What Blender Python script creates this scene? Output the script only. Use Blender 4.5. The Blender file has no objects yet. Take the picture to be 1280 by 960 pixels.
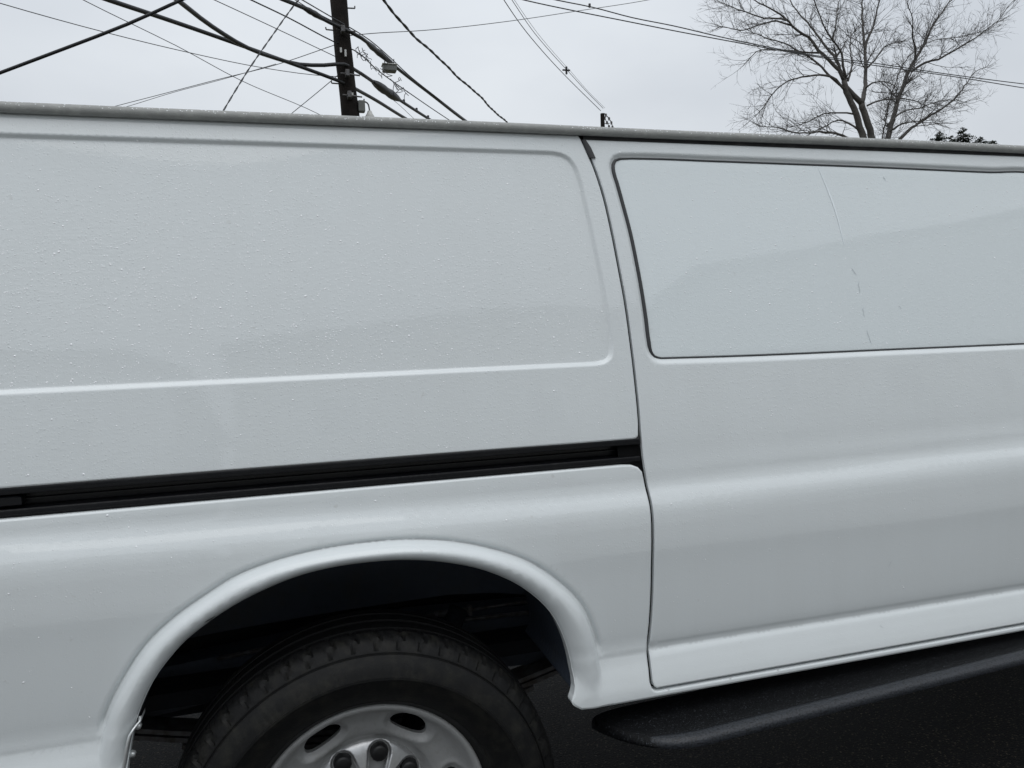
import bpy, math, random
import numpy as np
from mathutils import Vector, Matrix
from mathutils.geometry import delaunay_2d_cdt

S = bpy.context.scene
COL = S.collection
random.seed(7)
RNG = np.random.default_rng(11)

# ------------------------------------------------------------------ camera
cam_d = bpy.data.cameras.new('camera')
cam = bpy.data.objects.new('camera', cam_d); COL.objects.link(cam)
R_, U_, F_ = (.96007, -.27768, -.03403), (.05200, .05762, .99698), (.27488, .95895, -.06976)
cam.matrix_world = Matrix(((R_[0], U_[0], -F_[0], 0), (R_[1], U_[1], -F_[1], -1.443), (R_[2], U_[2], -F_[2], 1.31), (0, 0, 0, 1)))
cam_d.sensor_width = 36; cam_d.lens = 962 / 1280 * 36
cam_d.clip_start = .02; cam_d.clip_end = 3000
S.camera = cam

# ------------------------------------------------------------------ light: overcast sky
SUN_EL, SUN_AZ = math.radians(65), math.radians(196)      # azimuth clockwise from +Y
w = bpy.data.worlds.new('World'); S.world = w; w.use_nodes = True
nt = w.node_tree; nt.nodes.clear()
def N(tree, t, **k):
    n = tree.nodes.new(t)
    for a, b in k.items():
        if a == 'ins':
            for i, v in b.items(): n.inputs[i].default_value = v
        else: setattr(n, a, b)
    return n
out = N(nt, 'ShaderNodeOutputWorld'); bg = N(nt, 'ShaderNodeBackground', ins={'Strength': .1})
sky = N(nt, 'ShaderNodeTexSky', sky_type='NISHITA', sun_disc=False)
sky.sun_elevation = SUN_EL; sky.sun_rotation = SUN_AZ
tc = N(nt, 'ShaderNodeTexCoord')
mp = N(nt, 'ShaderNodeMapping'); mp.inputs['Scale'].default_value = (1, 1, 2.2); mp.inputs['Location'].default_value = (2.3, .7, .2)
nz = N(nt, 'ShaderNodeTexNoise', ins={'Scale': 1.5, 'Detail': 5, 'Roughness': .45})
cr = N(nt, 'ShaderNodeValToRGB')
cr.color_ramp.elements[0].position = .34; cr.color_ramp.elements[0].color = (.66, .705, .765, 1)
cr.color_ramp.elements[1].position = .68; cr.color_ramp.elements[1].color = (.93, .975, 1.02, 1)
mul = N(nt, 'ShaderNodeMix', data_type='RGBA', blend_type='MULTIPLY'); mul.inputs[0].default_value = 1
mul.inputs[7].default_value = (8.75, 8.75, 8.75, 1)
mx = N(nt, 'ShaderNodeMix', data_type='RGBA'); mx.inputs[0].default_value = .94
lk = nt.links.new
sxyz = N(nt, 'ShaderNodeSeparateXYZ'); lk(tc.outputs['Generated'], sxyz.inputs[0])
zen = N(nt, 'ShaderNodeMapRange', ins={'From Min': 0, 'From Max': 1, 'To Min': .86, 'To Max': 1.75}); lk(sxyz.outputs['Z'], zen.inputs[0])
grad = N(nt, 'ShaderNodeMix', data_type='RGBA', blend_type='MULTIPLY'); grad.inputs[0].default_value = 1
lk(tc.outputs['Generated'], mp.inputs[0]); lk(mp.outputs[0], nz.inputs['Vector']); lk(nz.outputs['Fac'], cr.inputs[0])
lk(cr.outputs[0], mul.inputs[6]); lk(sky.outputs[0], mx.inputs[6]); lk(mul.outputs[2], grad.inputs[6]); lk(zen.outputs[0], grad.inputs[7]); lk(grad.outputs[2], mx.inputs[7])
lk(mx.outputs[2], bg.inputs['Color']); lk(bg.outputs[0], out.inputs[0])
sun_d = bpy.data.lights.new('sun', 'SUN'); sun = bpy.data.objects.new('sun', sun_d); COL.objects.link(sun)
sun_d.energy = .85; sun_d.angle = math.radians(58); sun_d.color = (1, .98, .95)
sdir = Vector((math.sin(SUN_AZ) * math.cos(SUN_EL), math.cos(SUN_AZ) * math.cos(SUN_EL), math.sin(SUN_EL)))
sun.rotation_euler = sdir.to_track_quat('Z', 'Y').to_euler(); sun.location = (0, 0, 30)
S.view_settings.view_transform = 'Standard'; S.view_settings.look = 'None'
S.view_settings.exposure = -.12; S.view_settings.gamma = 1; S.view_settings.use_curve_mapping = False

# ------------------------------------------------------------------ materials
def mat(name, col, rough=.5, metal=0, coat=0, spec=.5, noise=None, bump=None, coat_rough=.05):
    """noise=(scale, colour2, lo, hi), bump=(scale, distance)"""
    m = bpy.data.materials.new(name); m.use_nodes = True
    t = m.node_tree; p = t.nodes['Principled BSDF']
    p.inputs['Base Color'].default_value = (*col, 1); p.inputs['Roughness'].default_value = rough
    p.inputs['Metallic'].default_value = metal; p.inputs['Coat Weight'].default_value = coat
    p.inputs['Coat Roughness'].default_value = coat_rough; p.inputs['Specular IOR Level'].default_value = spec
    c = N(t, 'ShaderNodeTexCoord')
    if noise:
        n = N(t, 'ShaderNodeTexNoise', ins={'Scale': noise[0], 'Detail': 6, 'Roughness': .6}); t.links.new(c.outputs['Object'], n.inputs['Vector'])
        r = N(t, 'ShaderNodeValToRGB'); r.color_ramp.elements[0].position = noise[2]; r.color_ramp.elements[1].position = noise[3]
        r.color_ramp.elements[0].color = (*col, 1); r.color_ramp.elements[1].color = (*noise[1], 1)
        t.links.new(n.outputs['Fac'], r.inputs[0]); t.links.new(r.outputs[0], p.inputs['Base Color'])
    if bump:
        n = N(t, 'ShaderNodeTexNoise', ins={'Scale': bump[0], 'Detail': 4}); t.links.new(c.outputs['Object'], n.inputs['Vector'])
        b = N(t, 'ShaderNodeBump', ins={'Strength': 1, 'Distance': bump[1]}); t.links.new(n.outputs['Fac'], b.inputs['Height'])
        t.links.new(b.outputs[0], p.inputs['Normal'])
    return m

def paint(name, col, bead=1.0, dirt=.5):
    """white van paint, wet with fine rain beads and a little road film"""
    m = mat(name, col, rough=.3, coat=1.0, coat_rough=.03, spec=0)
    t = m.node_tree; p = t.nodes['Principled BSDF']; l = t.links.new
    c = N(t, 'ShaderNodeTexCoord'); sep = N(t, 'ShaderNodeSeparateXYZ'); l(c.outputs['Object'], sep.inputs[0])
    # more mist on the upper body than low down
    mr = N(t, 'ShaderNodeMapRange', ins={'From Min': .75, 'From Max': 1.35, 'To Min': .25, 'To Max': 1.0}); l(sep.outputs['Z'], mr.inputs[0])
    big = N(t, 'ShaderNodeTexNoise', ins={'Scale': 3.0, 'Detail': 3}); l(c.outputs['Object'], big.inputs['Vector'])
    bigr = N(t, 'ShaderNodeMapRange', ins={'From Min': .3, 'From Max': .7, 'To Min': .45, 'To Max': 1.15}); l(big.outputs['Fac'], bigr.inputs[0])
    amt = N(t, 'ShaderNodeMath', operation='MULTIPLY'); l(mr.outputs[0], amt.inputs[0]); l(bigr.outputs[0], amt.inputs[1])
    # beads: domes in a voronoi lattice, some cells empty
    def beads(scale, keep, rad):
        v = N(t, 'ShaderNodeTexVoronoi', feature='F1', ins={'Scale': scale, 'Randomness': 1.0}); l(c.outputs['Object'], v.inputs['Vector'])
        d = N(t, 'ShaderNodeMapRange', interpolation_type='SMOOTHSTEP', ins={'From Min': 0, 'From Max': rad, 'To Min': 1, 'To Max': 0}); l(v.outputs['Distance'], d.inputs[0])
        sc = N(t, 'ShaderNodeSeparateColor'); l(v.outputs['Color'], sc.inputs[0])
        k = N(t, 'ShaderNodeMath', operation='GREATER_THAN'); k.inputs[1].default_value = keep; l(sc.outputs[0], k.inputs[0])
        o = N(t, 'ShaderNodeMath', operation='MULTIPLY'); l(d.outputs[0], o.inputs[0]); l(k.outputs[0], o.inputs[1]); return o
    b1 = beads(170, .72, .42); b2 = beads(300, .5, .5)
    st = N(t, 'ShaderNodeMapping'); st.inputs['Scale'].default_value = (70, 70, 150); l(c.outputs['Object'], st.inputs[0])
    film = N(t, 'ShaderNodeTexNoise', ins={'Scale': 1, 'Detail': 3, 'Roughness': .6}); l(st.outputs[0], film.inputs['Vector'])
    a1 = N(t, 'ShaderNodeMath', operation='MULTIPLY_ADD'); a1.inputs[1].default_value = .5; l(b2.outputs[0], a1.inputs[0]); l(b1.outputs[0], a1.inputs[2])
    a2 = N(t, 'ShaderNodeMath', operation='MULTIPLY_ADD'); a2.inputs[1].default_value = 1.0; l(film.outputs['Fac'], a2.inputs[0]); l(a1.outputs[0], a2.inputs[2])
    hh = N(t, 'ShaderNodeMath', operation='MULTIPLY'); l(a2.outputs[0], hh.inputs[0]); l(amt.outputs[0], hh.inputs[1])
    bp = N(t, 'ShaderNodeBump', ins={'Strength': .52 * bead, 'Distance': .0010}); l(hh.outputs[0], bp.inputs['Height'])
    l(bp.outputs[0], p.inputs['Normal'])
    bc = N(t, 'ShaderNodeBump', ins={'Strength': .035 * bead, 'Distance': .0008}); l(hh.outputs[0], bc.inputs['Height']); l(bc.outputs[0], p.inputs['Coat Normal'])
    # road film: vertical run marks and specks
    s2 = N(t, 'ShaderNodeMapping'); s2.inputs['Scale'].default_value = (16, 16, 1.3); l(c.outputs['Object'], s2.inputs[0])
    run = N(t, 'ShaderNodeTexNoise', ins={'Scale': 1, 'Detail': 6, 'Roughness': .65}); l(s2.outputs[0], run.inputs['Vector'])
    rr = N(t, 'ShaderNodeMapRange', ins={'From Min': .42, 'From Max': .75, 'To Min': 0, 'To Max': .10 * dirt}); l(run.outputs['Fac'], rr.inputs[0])
    sp = N(t, 'ShaderNodeTexNoise', ins={'Scale': 55, 'Detail': 2}); l(c.outputs['Object'], sp.inputs['Vector'])
    sr = N(t, 'ShaderNodeMapRange', ins={'From Min': .74, 'From Max': .80, 'To Min': 0, 'To Max': .5 * dirt}); l(sp.outputs['Fac'], sr.inputs[0])
    ad = N(t, 'ShaderNodeMath', operation='ADD', use_clamp=True); l(rr.outputs[0], ad.inputs[0]); l(sr.outputs[0], ad.inputs[1])
    mxx = N(t, 'ShaderNodeMix', data_type='RGBA'); mxx.inputs[6].default_value = (*col, 1); mxx.inputs[7].default_value = (.42, .41, .38, 1)
    l(ad.outputs[0], mxx.inputs[0]); l(mxx.outputs[2], p.inputs['Base Color'])
    return m

WHITE = (.692, .728, .738)
M = dict(
    body=paint('white_paint', WHITE),
    plug=paint('window_panel_white', (.715, .768, .784), bead=.7, dirt=.25),
    drop=mat('rain_water', (.86, .88, .90), rough=.04, coat=1, spec=.9),
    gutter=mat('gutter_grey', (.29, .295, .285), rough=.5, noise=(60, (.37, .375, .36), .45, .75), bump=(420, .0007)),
    rubber=mat('black_rubber', (.018, .019, .021), rough=.45, noise=(30, (.05, .05, .05), .5, .8)),
    gap=mat('gap_black', (.004, .0042, .0045), rough=.8, spec=.1),
    seal=mat('window_seal', (.035, .037, .04), rough=.5),
    track=mat('track_black', (.003, .0034, .0048), rough=.34, spec=.3, noise=(14, (.008, .008, .009), .45, .8), bump=(200, .0004)),
    dark=mat('underbody_dark', (.012, .0135, .018), rough=.8, spec=.2, noise=(9, (.014, .014, .014), .45, .75), bump=(60, .002)),
    liner=mat('wheelhouse_undercoat', (.042, .052, .070), rough=.6, spec=.3, noise=(14, (.05, .052, .055), .5, .8), bump=(120, .002)),
    steel=mat('dull_steel', (.12, .12, .125), rough=.5, metal=.4, noise=(40, (.05, .04, .03), .4, .7)),
    tyre=mat('tyre_rubber', (.0045, .0047, .0050), rough=.62, spec=.28, noise=(34, (.017, .0165, .0135), .46, .74), bump=(260, .0006)),
    rim=mat('silver_wheel_paint', (.38, .385, .385), rough=.45, metal=.15, noise=(90, (.30, .298, .285), .5, .9), bump=(300, .0003)),
    cap=mat('brushed_cap', (.55, .555, .56), rough=.3, metal=.75, noise=(60, (.4, .4, .4), .45, .8)),
    lug=mat('lug_black', (.012, .012, .013), rough=.4),
    board=mat('step_plastic', (.003, .0034, .0042), rough=.6, spec=.2, noise=(260, (.060, .066, .074), .60, .67), bump=(300, .0020)),
    edge=mat('worn_lit_step_edge', (.022, .025, .031), rough=.38, spec=.4, noise=(240, (.006, .007, .009), .50, .58), bump=(260, .0012)),  # worn ridge plastic, with its wet sky highlight painted in as paler grey
    tread=mat('tyre_tread_shaded', (.0035, .0036, .0038), rough=.5, spec=.3),  # same rubber as the sidewall, shade of the arch painted in as blacker colour
    bright=mat('trim_metal', (.62, .64, .64), rough=.3, metal=.6),
    glass=mat('dark_glass', (.02, .025, .028), rough=.04, spec=.8),
    lamp_red=mat('tail_lamp_red', (.25, .01, .012), rough=.1, coat=1),
    lamp_clear=mat('head_lamp_clear', (.5, .52, .54), rough=.08, coat=1),
    grille=mat('grille_grey', (.06, .06, .062), rough=.5),
    mark=mat('scuff_black', (.06, .06, .06), rough=.7),
    streak=mat('dried_run_mark', (.85, .905, .93), rough=.5),
    streakd=mat('grey_crack', (.52, .56, .58), rough=.7),
    pole=mat('creosote_wood', (.010, .008, .007), rough=.9, spec=.2, noise=(6, (.024, .019, .016), .4, .75), bump=(40, .01)),
    cable=mat('cable_black', (.010, .0105, .012), rough=.45),
    wire=mat('wire_grey', (.055, .058, .062), rough=.5),
    tag=mat('pale_tag', (.5, .5, .48), rough=.5),
    box=mat('terminal_grey', (.13, .135, .125), rough=.5),
    bark=mat('bark_grey', (.055, .050, .046), rough=.9, noise=(5, (.095, .088, .08), .4, .75), bump=(14, .03)),
    twig=mat('twig_grey', (.075, .070, .068), rough=.9),
    fir=mat('fir_needles', (.018, .026, .02), rough=.8, noise=(3, (.035, .045, .03), .4, .7)),
    asphalt=mat('wet_asphalt', (.008, .0085, .009), rough=.62, spec=.16, noise=(120, (.15, .125, .095), .575, .68), bump=(150, .006)),
    bounce_concrete=mat('pale_bounce_concrete', (.40, .40, .385), rough=.6, noise=(5, (.31, .31, .30), .4, .7), bump=(90, .002)),  # pale tone chosen to throw light back at the van side
    lawn=mat('winter_lawn', (.10, .10, .06), rough=.9, noise=(4, (.16, .14, .09), .4, .7), bump=(30, .03)),
    siding_a=mat('house_siding_cream', (.36, .35, .31), rough=.7), siding_b=mat('house_siding_grey', (.40, .41, .42), rough=.7), siding_c=mat('house_siding_white', (.46, .47, .46), rough=.7),
    shingle=mat('roof_shingle', (.045, .045, .045), rough=.85, noise=(8, (.07, .068, .065), .4, .7), bump=(20, .02)),
    frame=mat('window_frame_white', (.75, .75, .73), rough=.5), door=mat('door_red_brown', (.16, .05, .035), rough=.5),
)

# ------------------------------------------------------------------ mesh helpers
def tag(o, label=None, cat=None, group=None, kind=None):
    if label: o['label'] = label
    if cat: o['category'] = cat
    if group: o['group'] = group
    if kind: o['kind'] = kind
    return o
def link(name, me, parent=None):
    o = bpy.data.objects.new(name, me); COL.objects.link(o)
    if parent: o.parent = parent
    return o
def empty(name, loc=(0, 0, 0)):
    o = bpy.data.objects.new(name, None); COL.objects.link(o); o.location = loc; o.empty_display_size = .2
    return o
class MB:
    def __init__(s): s.v = []; s.f = []
    def add(s, v, f):
        k = len(s.v); s.v += [tuple(map(float, p)) for p in v]; s.f += [tuple(i + k for i in q) for q in f]; return s
    def box(s, lo, hi, bev=0):
        x0, y0, z0 = lo; x1, y1, z1 = hi
        if bev <= 0:
            return s.add([(x0,y0,z0),(x1,y0,z0),(x1,y1,z0),(x0,y1,z0),(x0,y0,z1),(x1,y0,z1),(x1,y1,z1),(x0,y1,z1)],
                         [(0,3,2,1),(4,5,6,7),(0,1,5,4),(1,2,6,5),(2,3,7,6),(3,0,4,7)])
        b = bev; v = []; f = []
        def ring(z, e): return [(x0+e,y0+b-0 if 0 else y0+e,z),(x1-e,y0+e,z),(x1-e,y1-e,z),(x0+e,y1-e,z)]
        v = ring(z0, b) + ring(z0 + b, 0) + ring(z1 - b, 0) + ring(z1, b)
        f = [(3,2,1,0),(12,13,14,15)]
        for r in range(3):
            for i in range(4):
                j = (i + 1) % 4; f.append((4*r+i, 4*r+j, 4*r+4+j, 4*r+4+i))
        return s.add(v, f)
    def tube(s, pts, rad, n=6, cap=True):
        P = np.array(pts, float); m = len(P)
        r = np.full(m, rad) if np.isscalar(rad) else np.array(rad, float)
        T = np.gradient(P, axis=0); T /= np.linalg.norm(T, axis=1)[:, None] + 1e-12
        ref = np.array([0, 0, 1.]) if abs(T[0][2]) < .9 else np.array([1., 0, 0])
        a = np.cross(T[0], ref); a /= np.linalg.norm(a)
        v = []
        for i in range(m):
            a = a - T[i] * (a @ T[i]); a /= np.linalg.norm(a) + 1e-12; b = np.cross(T[i], a)
            for k in range(n):
                th = 2 * math.pi * k / n; v.append(P[i] + r[i] * (math.cos(th) * a + math.sin(th) * b))
        f = [(i*n+k, i*n+(k+1) % n, (i+1)*n+(k+1) % n, (i+1)*n+k) for i in range(m-1) for k in range(n)]
        if cap: f += [tuple(range(n-1, -1, -1)), tuple((m-1)*n + k for k in range(n))]
        return s.add(v, f)
    def lathe(s, prof, c, seg=48, axis='y', close=False):
        """prof = [(radius, offset along axis)]"""
        v = []; m = len(prof)
        for k in range(seg):
            th = 2 * math.pi * k / seg; cs, sn = math.cos(th), math.sin(th)
            for r, h in prof:
                v.append((c[0] + r*cs, c[1] + h, c[2] + r*sn) if axis == 'y' else (c[0] + r*cs, c[1] + r*sn, c[2] + h))
        f = []
        for k in range(seg):
            j = (k + 1) % seg
            for i in range(m - 1): f.append((k*m+i, k*m+i+1, j*m+i+1, j*m+i) if axis == 'z' else (k*m+i, j*m+i, j*m+i+1, k*m+i+1))
        return s.add(v, f)
    def extrude(s, prof, x0, x1, closed=True, xs=None):
        """prof = [(y,z)] swept along x"""
        xs = xs or [x0, x1]; n = len(prof); v = [(x, y, z) for x in xs for y, z in prof]
        f = [(i*n+k, (i+1)*n+k, (i+1)*n+(k+1) % n, i*n+(k+1) % n) for i in range(len(xs)-1) for k in range(n if closed else n-1)]
        if closed: f += [tuple(range(n)), tuple((len(xs)-1)*n + k for k in range(n-1, -1, -1))]
        return s.add(v, f)
    def mesh(s, name, m, smooth=False):
        me = bpy.data.meshes.new(name); me.from_pydata(s.v, [], s.f); me.materials.append(m)
        if smooth is True: me.shade_smooth()
        elif smooth:
            me.shade_smooth(); me.set_sharp_from_angle(angle=math.radians(smooth))
        return me
    def build(s, name, m, parent=None, smooth=False):
        return link(name, s.mesh(name, m, smooth), parent)

def catmull(P, step):
    P = np.array(P, float); P = np.vstack([2*P[0]-P[1], P, 2*P[-1]-P[-2]]); o = []
    for i in range(1, len(P)-2):
        a, b, c, d = P[i-1], P[i], P[i+1], P[i+2]; n = max(2, int(np.linalg.norm(c-b)/step))
        # centripetal-ish: tangents scaled by neighbouring chord lengths
        l0, l1, l2 = np.linalg.norm(b-a)+1e-9, np.linalg.norm(c-b)+1e-9, np.linalg.norm(d-c)+1e-9
        m1 = l1*((c-b)/l1*l0 + (b-a)/l0*l1)/(l0+l1); m2 = l1*((d-c)/l2*l1 + (c-b)/l1*l2)/(l1+l2)
        for k in range(n):
            t = k/n; o.append((2*t**3-3*t*t+1)*b + (t**3-2*t*t+t)*m1 + (-2*t**3+3*t*t)*c + (t**3-t*t)*m2)
    o.append(P[-2]); return np.array(o)

# ------------------------------------------------------------------ 2-D helpers for the body panels
def seg_dist(P, poly, closed=False):
    Q = np.asarray(poly, float); A = Q if closed else Q[:-1]; B = np.roll(Q, -1, 0) if closed else Q[1:]
    best = np.full(len(P), 1e9)
    for a, b in zip(A, B):
        d = b - a; L = d @ d + 1e-15; t = np.clip(((P - a) @ d) / L, 0, 1)
        e = P - a - t[:, None]*d; best = np.minimum(best, (e*e).sum(1))
    return np.sqrt(best)
def inside(P, poly):
    Q = np.asarray(poly, float); r = np.zeros(len(P), bool); x, z = P[:, 0], P[:, 1]
    for (ax, az), (bx, bz) in zip(Q, np.roll(Q, -1, 0)):
        c = (az > z) != (bz > z)
        if az != bz: r ^= c & (x < (bx-ax)*(z-az)/(bz-az)+ax)
    return r
def sstep(a, b, x):
    t = np.clip((x-a)/(b-a), 0, 1); return t*t*(3-2*t)
def pchip(xs, ys):
    x = np.array(xs, float); y = np.array(ys, float); h = np.diff(x); s = np.diff(y)/h; m = np.zeros_like(x)
    for i in range(1, len(x)-1):
        if s[i-1]*s[i] > 0:
            w1, w2 = 2*h[i]+h[i-1], h[i]+2*h[i-1]; m[i] = (w1+w2)/(w1/s[i-1]+w2/s[i])
    m[0], m[-1] = s[0], s[-1]
    def f(q):
        q = np.clip(q, x[0], x[-1]); i = np.clip(np.searchsorted(x, q)-1, 0, len(x)-2); t = (q-x[i])/h[i]
        return (2*t**3-3*t*t+1)*y[i]+(t**3-2*t*t+t)*h[i]*m[i]+(-2*t**3+3*t*t)*y[i+1]+(t**3-t*t)*h[i]*m[i+1]
    return f
def resample(poly, step, closed=True):
    Q = np.asarray(poly, float); Q = np.vstack([Q, Q[:1]]) if closed else Q; o = []
    for a, b in zip(Q[:-1], Q[1:]):
        L = np.linalg.norm(b-a)
        if L < 1e-6: continue
        n = max(1, int(math.ceil(L/step))); o += [a+(b-a)*k/n for k in range(n)]
    if not closed: o.append(Q[-1])
    return np.array(o)
def round_poly(pts, n=7):
    """pts: (x, z) or (x, z, radius)"""
    o = []; m = len(pts)
    for i, p in enumerate(pts):
        if len(p) < 3 or p[2] <= 0: o.append(p[:2]); continue
        a = np.array(pts[i-1][:2]); b = np.array(p[:2]); c = np.array(pts[(i+1) % m][:2]); u = (a-b)/np.linalg.norm(a-b); v = (c-b)/np.linalg.norm(c-b)
        ang = math.acos(max(-1, min(1, float(u@v)))); d = p[2]/math.tan(ang/2); bis = (u+v)/np.linalg.norm(u+v); cc = b+bis*p[2]/math.sin(ang/2)
        s, e = b+u*d-cc, b+v*d-cc
        for k in range(n+1):
            q = s*(1-k/n)+e*k/n; q = q/np.linalg.norm(q)*p[2]; o.append(tuple(cc+q))
    return o
def panel(name, m, parent, outer, yfun, holes=(), feats=(), spacing=.014, edge=.007, round_r=.003, flange=.018, bump_edges=True):
    """sheet metal: a triangulated outline in (x, z), pressed into shape by y = yfun(points)"""
    loops = [resample(outer, edge)] + [resample(h, edge) for h in holes]
    bd = lambda P: np.min([seg_dist(P, l, True) for l in loops], axis=0)
    def Y(P):
        y = yfun(P)
        if round_r > 0:
            d = np.clip(bd(P), round_r*.12, round_r); y = y + round_r - np.sqrt(round_r**2-(round_r-d)**2)
        return y
    lo, hi = loops[0].min(0), loops[0].max(0)
    gx = np.arange(lo[0]+spacing/2, hi[0], spacing); gz = np.arange(lo[1]+spacing/2, hi[1], spacing*.87)
    G = np.array([(x + (.5*spacing if j % 2 else 0), z) for j, z in enumerate(gz) for x in gx])
    cand = [(G, spacing*.45)]
    for f, offs, st in feats:
        f = resample(f, st, False); t = np.gradient(f, axis=0); t /= np.linalg.norm(t, axis=1)[:, None]+1e-12; nn = np.stack([-t[:, 1], t[:, 0]], 1)
        cand += [(f+nn*o, .0022) for o in offs]
    if round_r > 0:
        for l in loops:
            t = np.roll(l, -1, 0)-np.roll(l, 1, 0); t /= np.linalg.norm(t, axis=1)[:, None]+1e-12; nn = np.stack([-t[:, 1], t[:, 0]], 1)
            cand += [(l+nn*o*sg, .0) for o in (round_r*.35, round_r*1.05) for sg in (1, -1)]
    pts = [l for l in loops]; nb = sum(map(len, loops))
    for P, md in cand:
        P = P[inside(P, loops[0])]
        for h in loops[1:]: P = P[~inside(P, h)]
        d = bd(P); P = P[d > max(md, .0006)]; pts.append(P)
    V = np.vstack(pts); ed = []; k = 0
    for l in loops:
        n = len(l); ed += [(k+i, k+(i+1) % n) for i in range(n)]; k += n
    vo, eo, fo, _, _, _ = delaunay_2d_cdt([Vector((float(a), float(b))) for a, b in V], ed, [], 0, 1e-6)
    V2 = np.array([(v.x, v.y) for v in vo]); Fc = np.array([tuple(f) for f in fo if len(f) == 3])
    c = V2[Fc].mean(1); ok = inside(c, loops[0])
    for h in loops[1:]: ok &= ~inside(c, h)
    Fc = Fc[ok]
    a, b, d = V2[Fc[:, 0]], V2[Fc[:, 1]], V2[Fc[:, 2]]; area = (b[:, 0]-a[:, 0])*(d[:, 1]-a[:, 1])-(b[:, 1]-a[:, 1])*(d[:, 0]-a[:, 0])
    Fc[area < 0] = Fc[area < 0][:, ::-1]
    y = Y(V2); h = .0007
    ex = np.array([h, 0]); ez = np.array([0, h])
    nx = (Y(V2+ex)-Y(V2-ex))/(2*h); nz_ = (Y(V2+ez)-Y(V2-ez))/(2*h)
    nr = np.stack([nx, -np.ones_like(nx), nz_], 1); nr /= np.linalg.norm(nr, axis=1)[:, None]
    verts = [(float(p[0]), float(q), float(p[1])) for p, q in zip(V2, y)]; faces = [tuple(map(int, f)) for f in Fc]
    ln = [tuple(nr[i]) for f in faces for i in f]
    if flange:
        for li, l in enumerate(loops):
            yy = Y(l); n = len(l); k0 = len(verts)
            verts += [(float(p[0]), float(q), float(p[1])) for p, q in zip(l, yy)] + [(float(p[0]), float(q)+flange, float(p[1])) for p, q in zip(l, yy)]
            ar = np.sum(l[:, 0]*np.roll(l[:, 1], -1)-np.roll(l[:, 0], -1)*l[:, 1]); sg = (1 if ar > 0 else -1)*(1 if li == 0 else -1)
            for i in range(n):
                j = (i+1) % n; e = l[j]-l[i]; o = np.array([e[1], -e[0]])*sg; o /= np.linalg.norm(o)+1e-12
                q = (k0+i, k0+n+i, k0+n+j, k0+j)
                if sg < 0: q = q[::-1]
                faces.append(q); ln += [(float(o[0]), 0., float(o[1]))]*4
    me = bpy.data.meshes.new(name); me.from_pydata(verts, [], faces); me.materials.append(m); me.shade_smooth()
    me.normals_split_custom_set(ln)
    o = link(name, me, parent)
    return o, Y

# ================================================================== THE SETTING
GZ = -.040
MB().add([(-400, -400, GZ), (400, -400, GZ), (400, 400, GZ), (-400, 400, GZ)], [(0, 1, 2, 3)]).build('ground', M['asphalt'])['kind'] = 'structure'
MB().add([(-200, -10.5, GZ+.008), (200, -10.5, GZ+.008), (200, -2.1, GZ+.008), (-200, -2.1, GZ+.008)], [(0, 1, 2, 3)]).build('bounce_pavement', M['bounce_concrete'])['kind'] = 'structure'  # unseen pale ground, added to bounce light onto the van's upright panels
MB().add([(-200, 9, GZ+.03), (200, 9, GZ+.03), (200, 200, GZ+.03), (-200, 200, GZ+.03)], [(0, 1, 2, 3)]).build('lawn', M['lawn'])['kind'] = 'structure'
MB().add([(-200, -90, GZ+.03), (200, -90, GZ+.03), (200, -10.5, GZ+.03), (-200, -10.5, GZ+.03)], [(0, 1, 2, 3)]).build('front_yard', M['lawn'])['kind'] = 'structure'

# ================================================================== THE VAN
van = empty('cargo_van', (0, 0, 0))
tag(van, 'wet white cargo van with a black slide track and its rear wheel in view', 'van')

# --- section of the side: outward surface position y for each height z (Y grows into the van)
prof = [(.46,.012),(.49,-.006),(.512,-.0185),(.535,-.0215),(.553,-.020),(.578,-.013),(.602,-.0035),(.617,.0036),(.6222,.0076),(.6265,.0094),(.6325,.0086),(.645,.0045),(.68,.0012),
        (.80,-.0032),(.86,-.0055),(.895,-.0050),(.916,-.0030),(.932,.0004),(.948,.0068),(.966,.0157),(.984,.0207),(1.0,.0224),(1.03,.0265),(1.075,.032),(1.22,.055),(1.45,.096),(1.68,.1435),(1.75,.160)]
p_all = pchip([a for a, b in prof], [b for a, b in prof])
p_flat = pchip([.40,.60,.68,.80,.90], [.004,.004,.0012,-.0028,-.0050])          # the same side without the rocker step
def base_y(P):
    x, z = P[:, 0], P[:, 1]
    lift = .020*(np.sqrt((x-.6)**2+.05)-.22)*sstep(.87, .93, z)*(1-sstep(1.0, 1.05, z))
    wav = .0006*np.sin(5.1*x+1.3)*np.sin(7.3*z+.4)+.0004*np.sin(11.7*x+z*4)*sstep(.65, .9, z)
    return p_all(z-lift)+wav

seam = [(.630,1.735),(.642,1.7),(.657,1.655),(.671,1.594),(.681,1.519),(.6895,1.432),(.6955,1.364),(.699,1.285),(.7012,1.202),(.7016,1.13),(.7007,1.078),(.7009,1.036),(.7025,1.015),(.7052,.984),(.7071,.955),(.7076,.925),(.7071,.88),(.7058,.82),(.7042,.751),(.700,.683),(.6945,.623),(.6932,.598),(.6905,.566)]
seam = [tuple(p) for p in catmull([(a, 0, b) for a, b in seam], .02)[:, [0, 2]]]
seamL = [(a-.0033, b) for a, b in seam]; seamR = [(a+.0030, b) for a, b in seam]
arch = [(-.312,.545),(-.308,.58),(-.291,.652),(-.28,.679),(-.266,.707),(-.25,.732),(-.229,.757),(-.212,.775),(-.163,.811),(-.121,.835),(-.06,.860),(.002,.877),(.055,.884),(.118,.886),(.193,.882),(.269,.868),(.347,.842),(.427,.793),(.476,.741),(.508,.672),(.5205,.614),(.522,.580),(.517,.566),(.5115,.556),(.514,.548),(.523,.541)]
arch = [tuple(p) for p in catmull([(a, 0, b) for a, b in arch], .012)[:, [0, 2]]]
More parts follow.
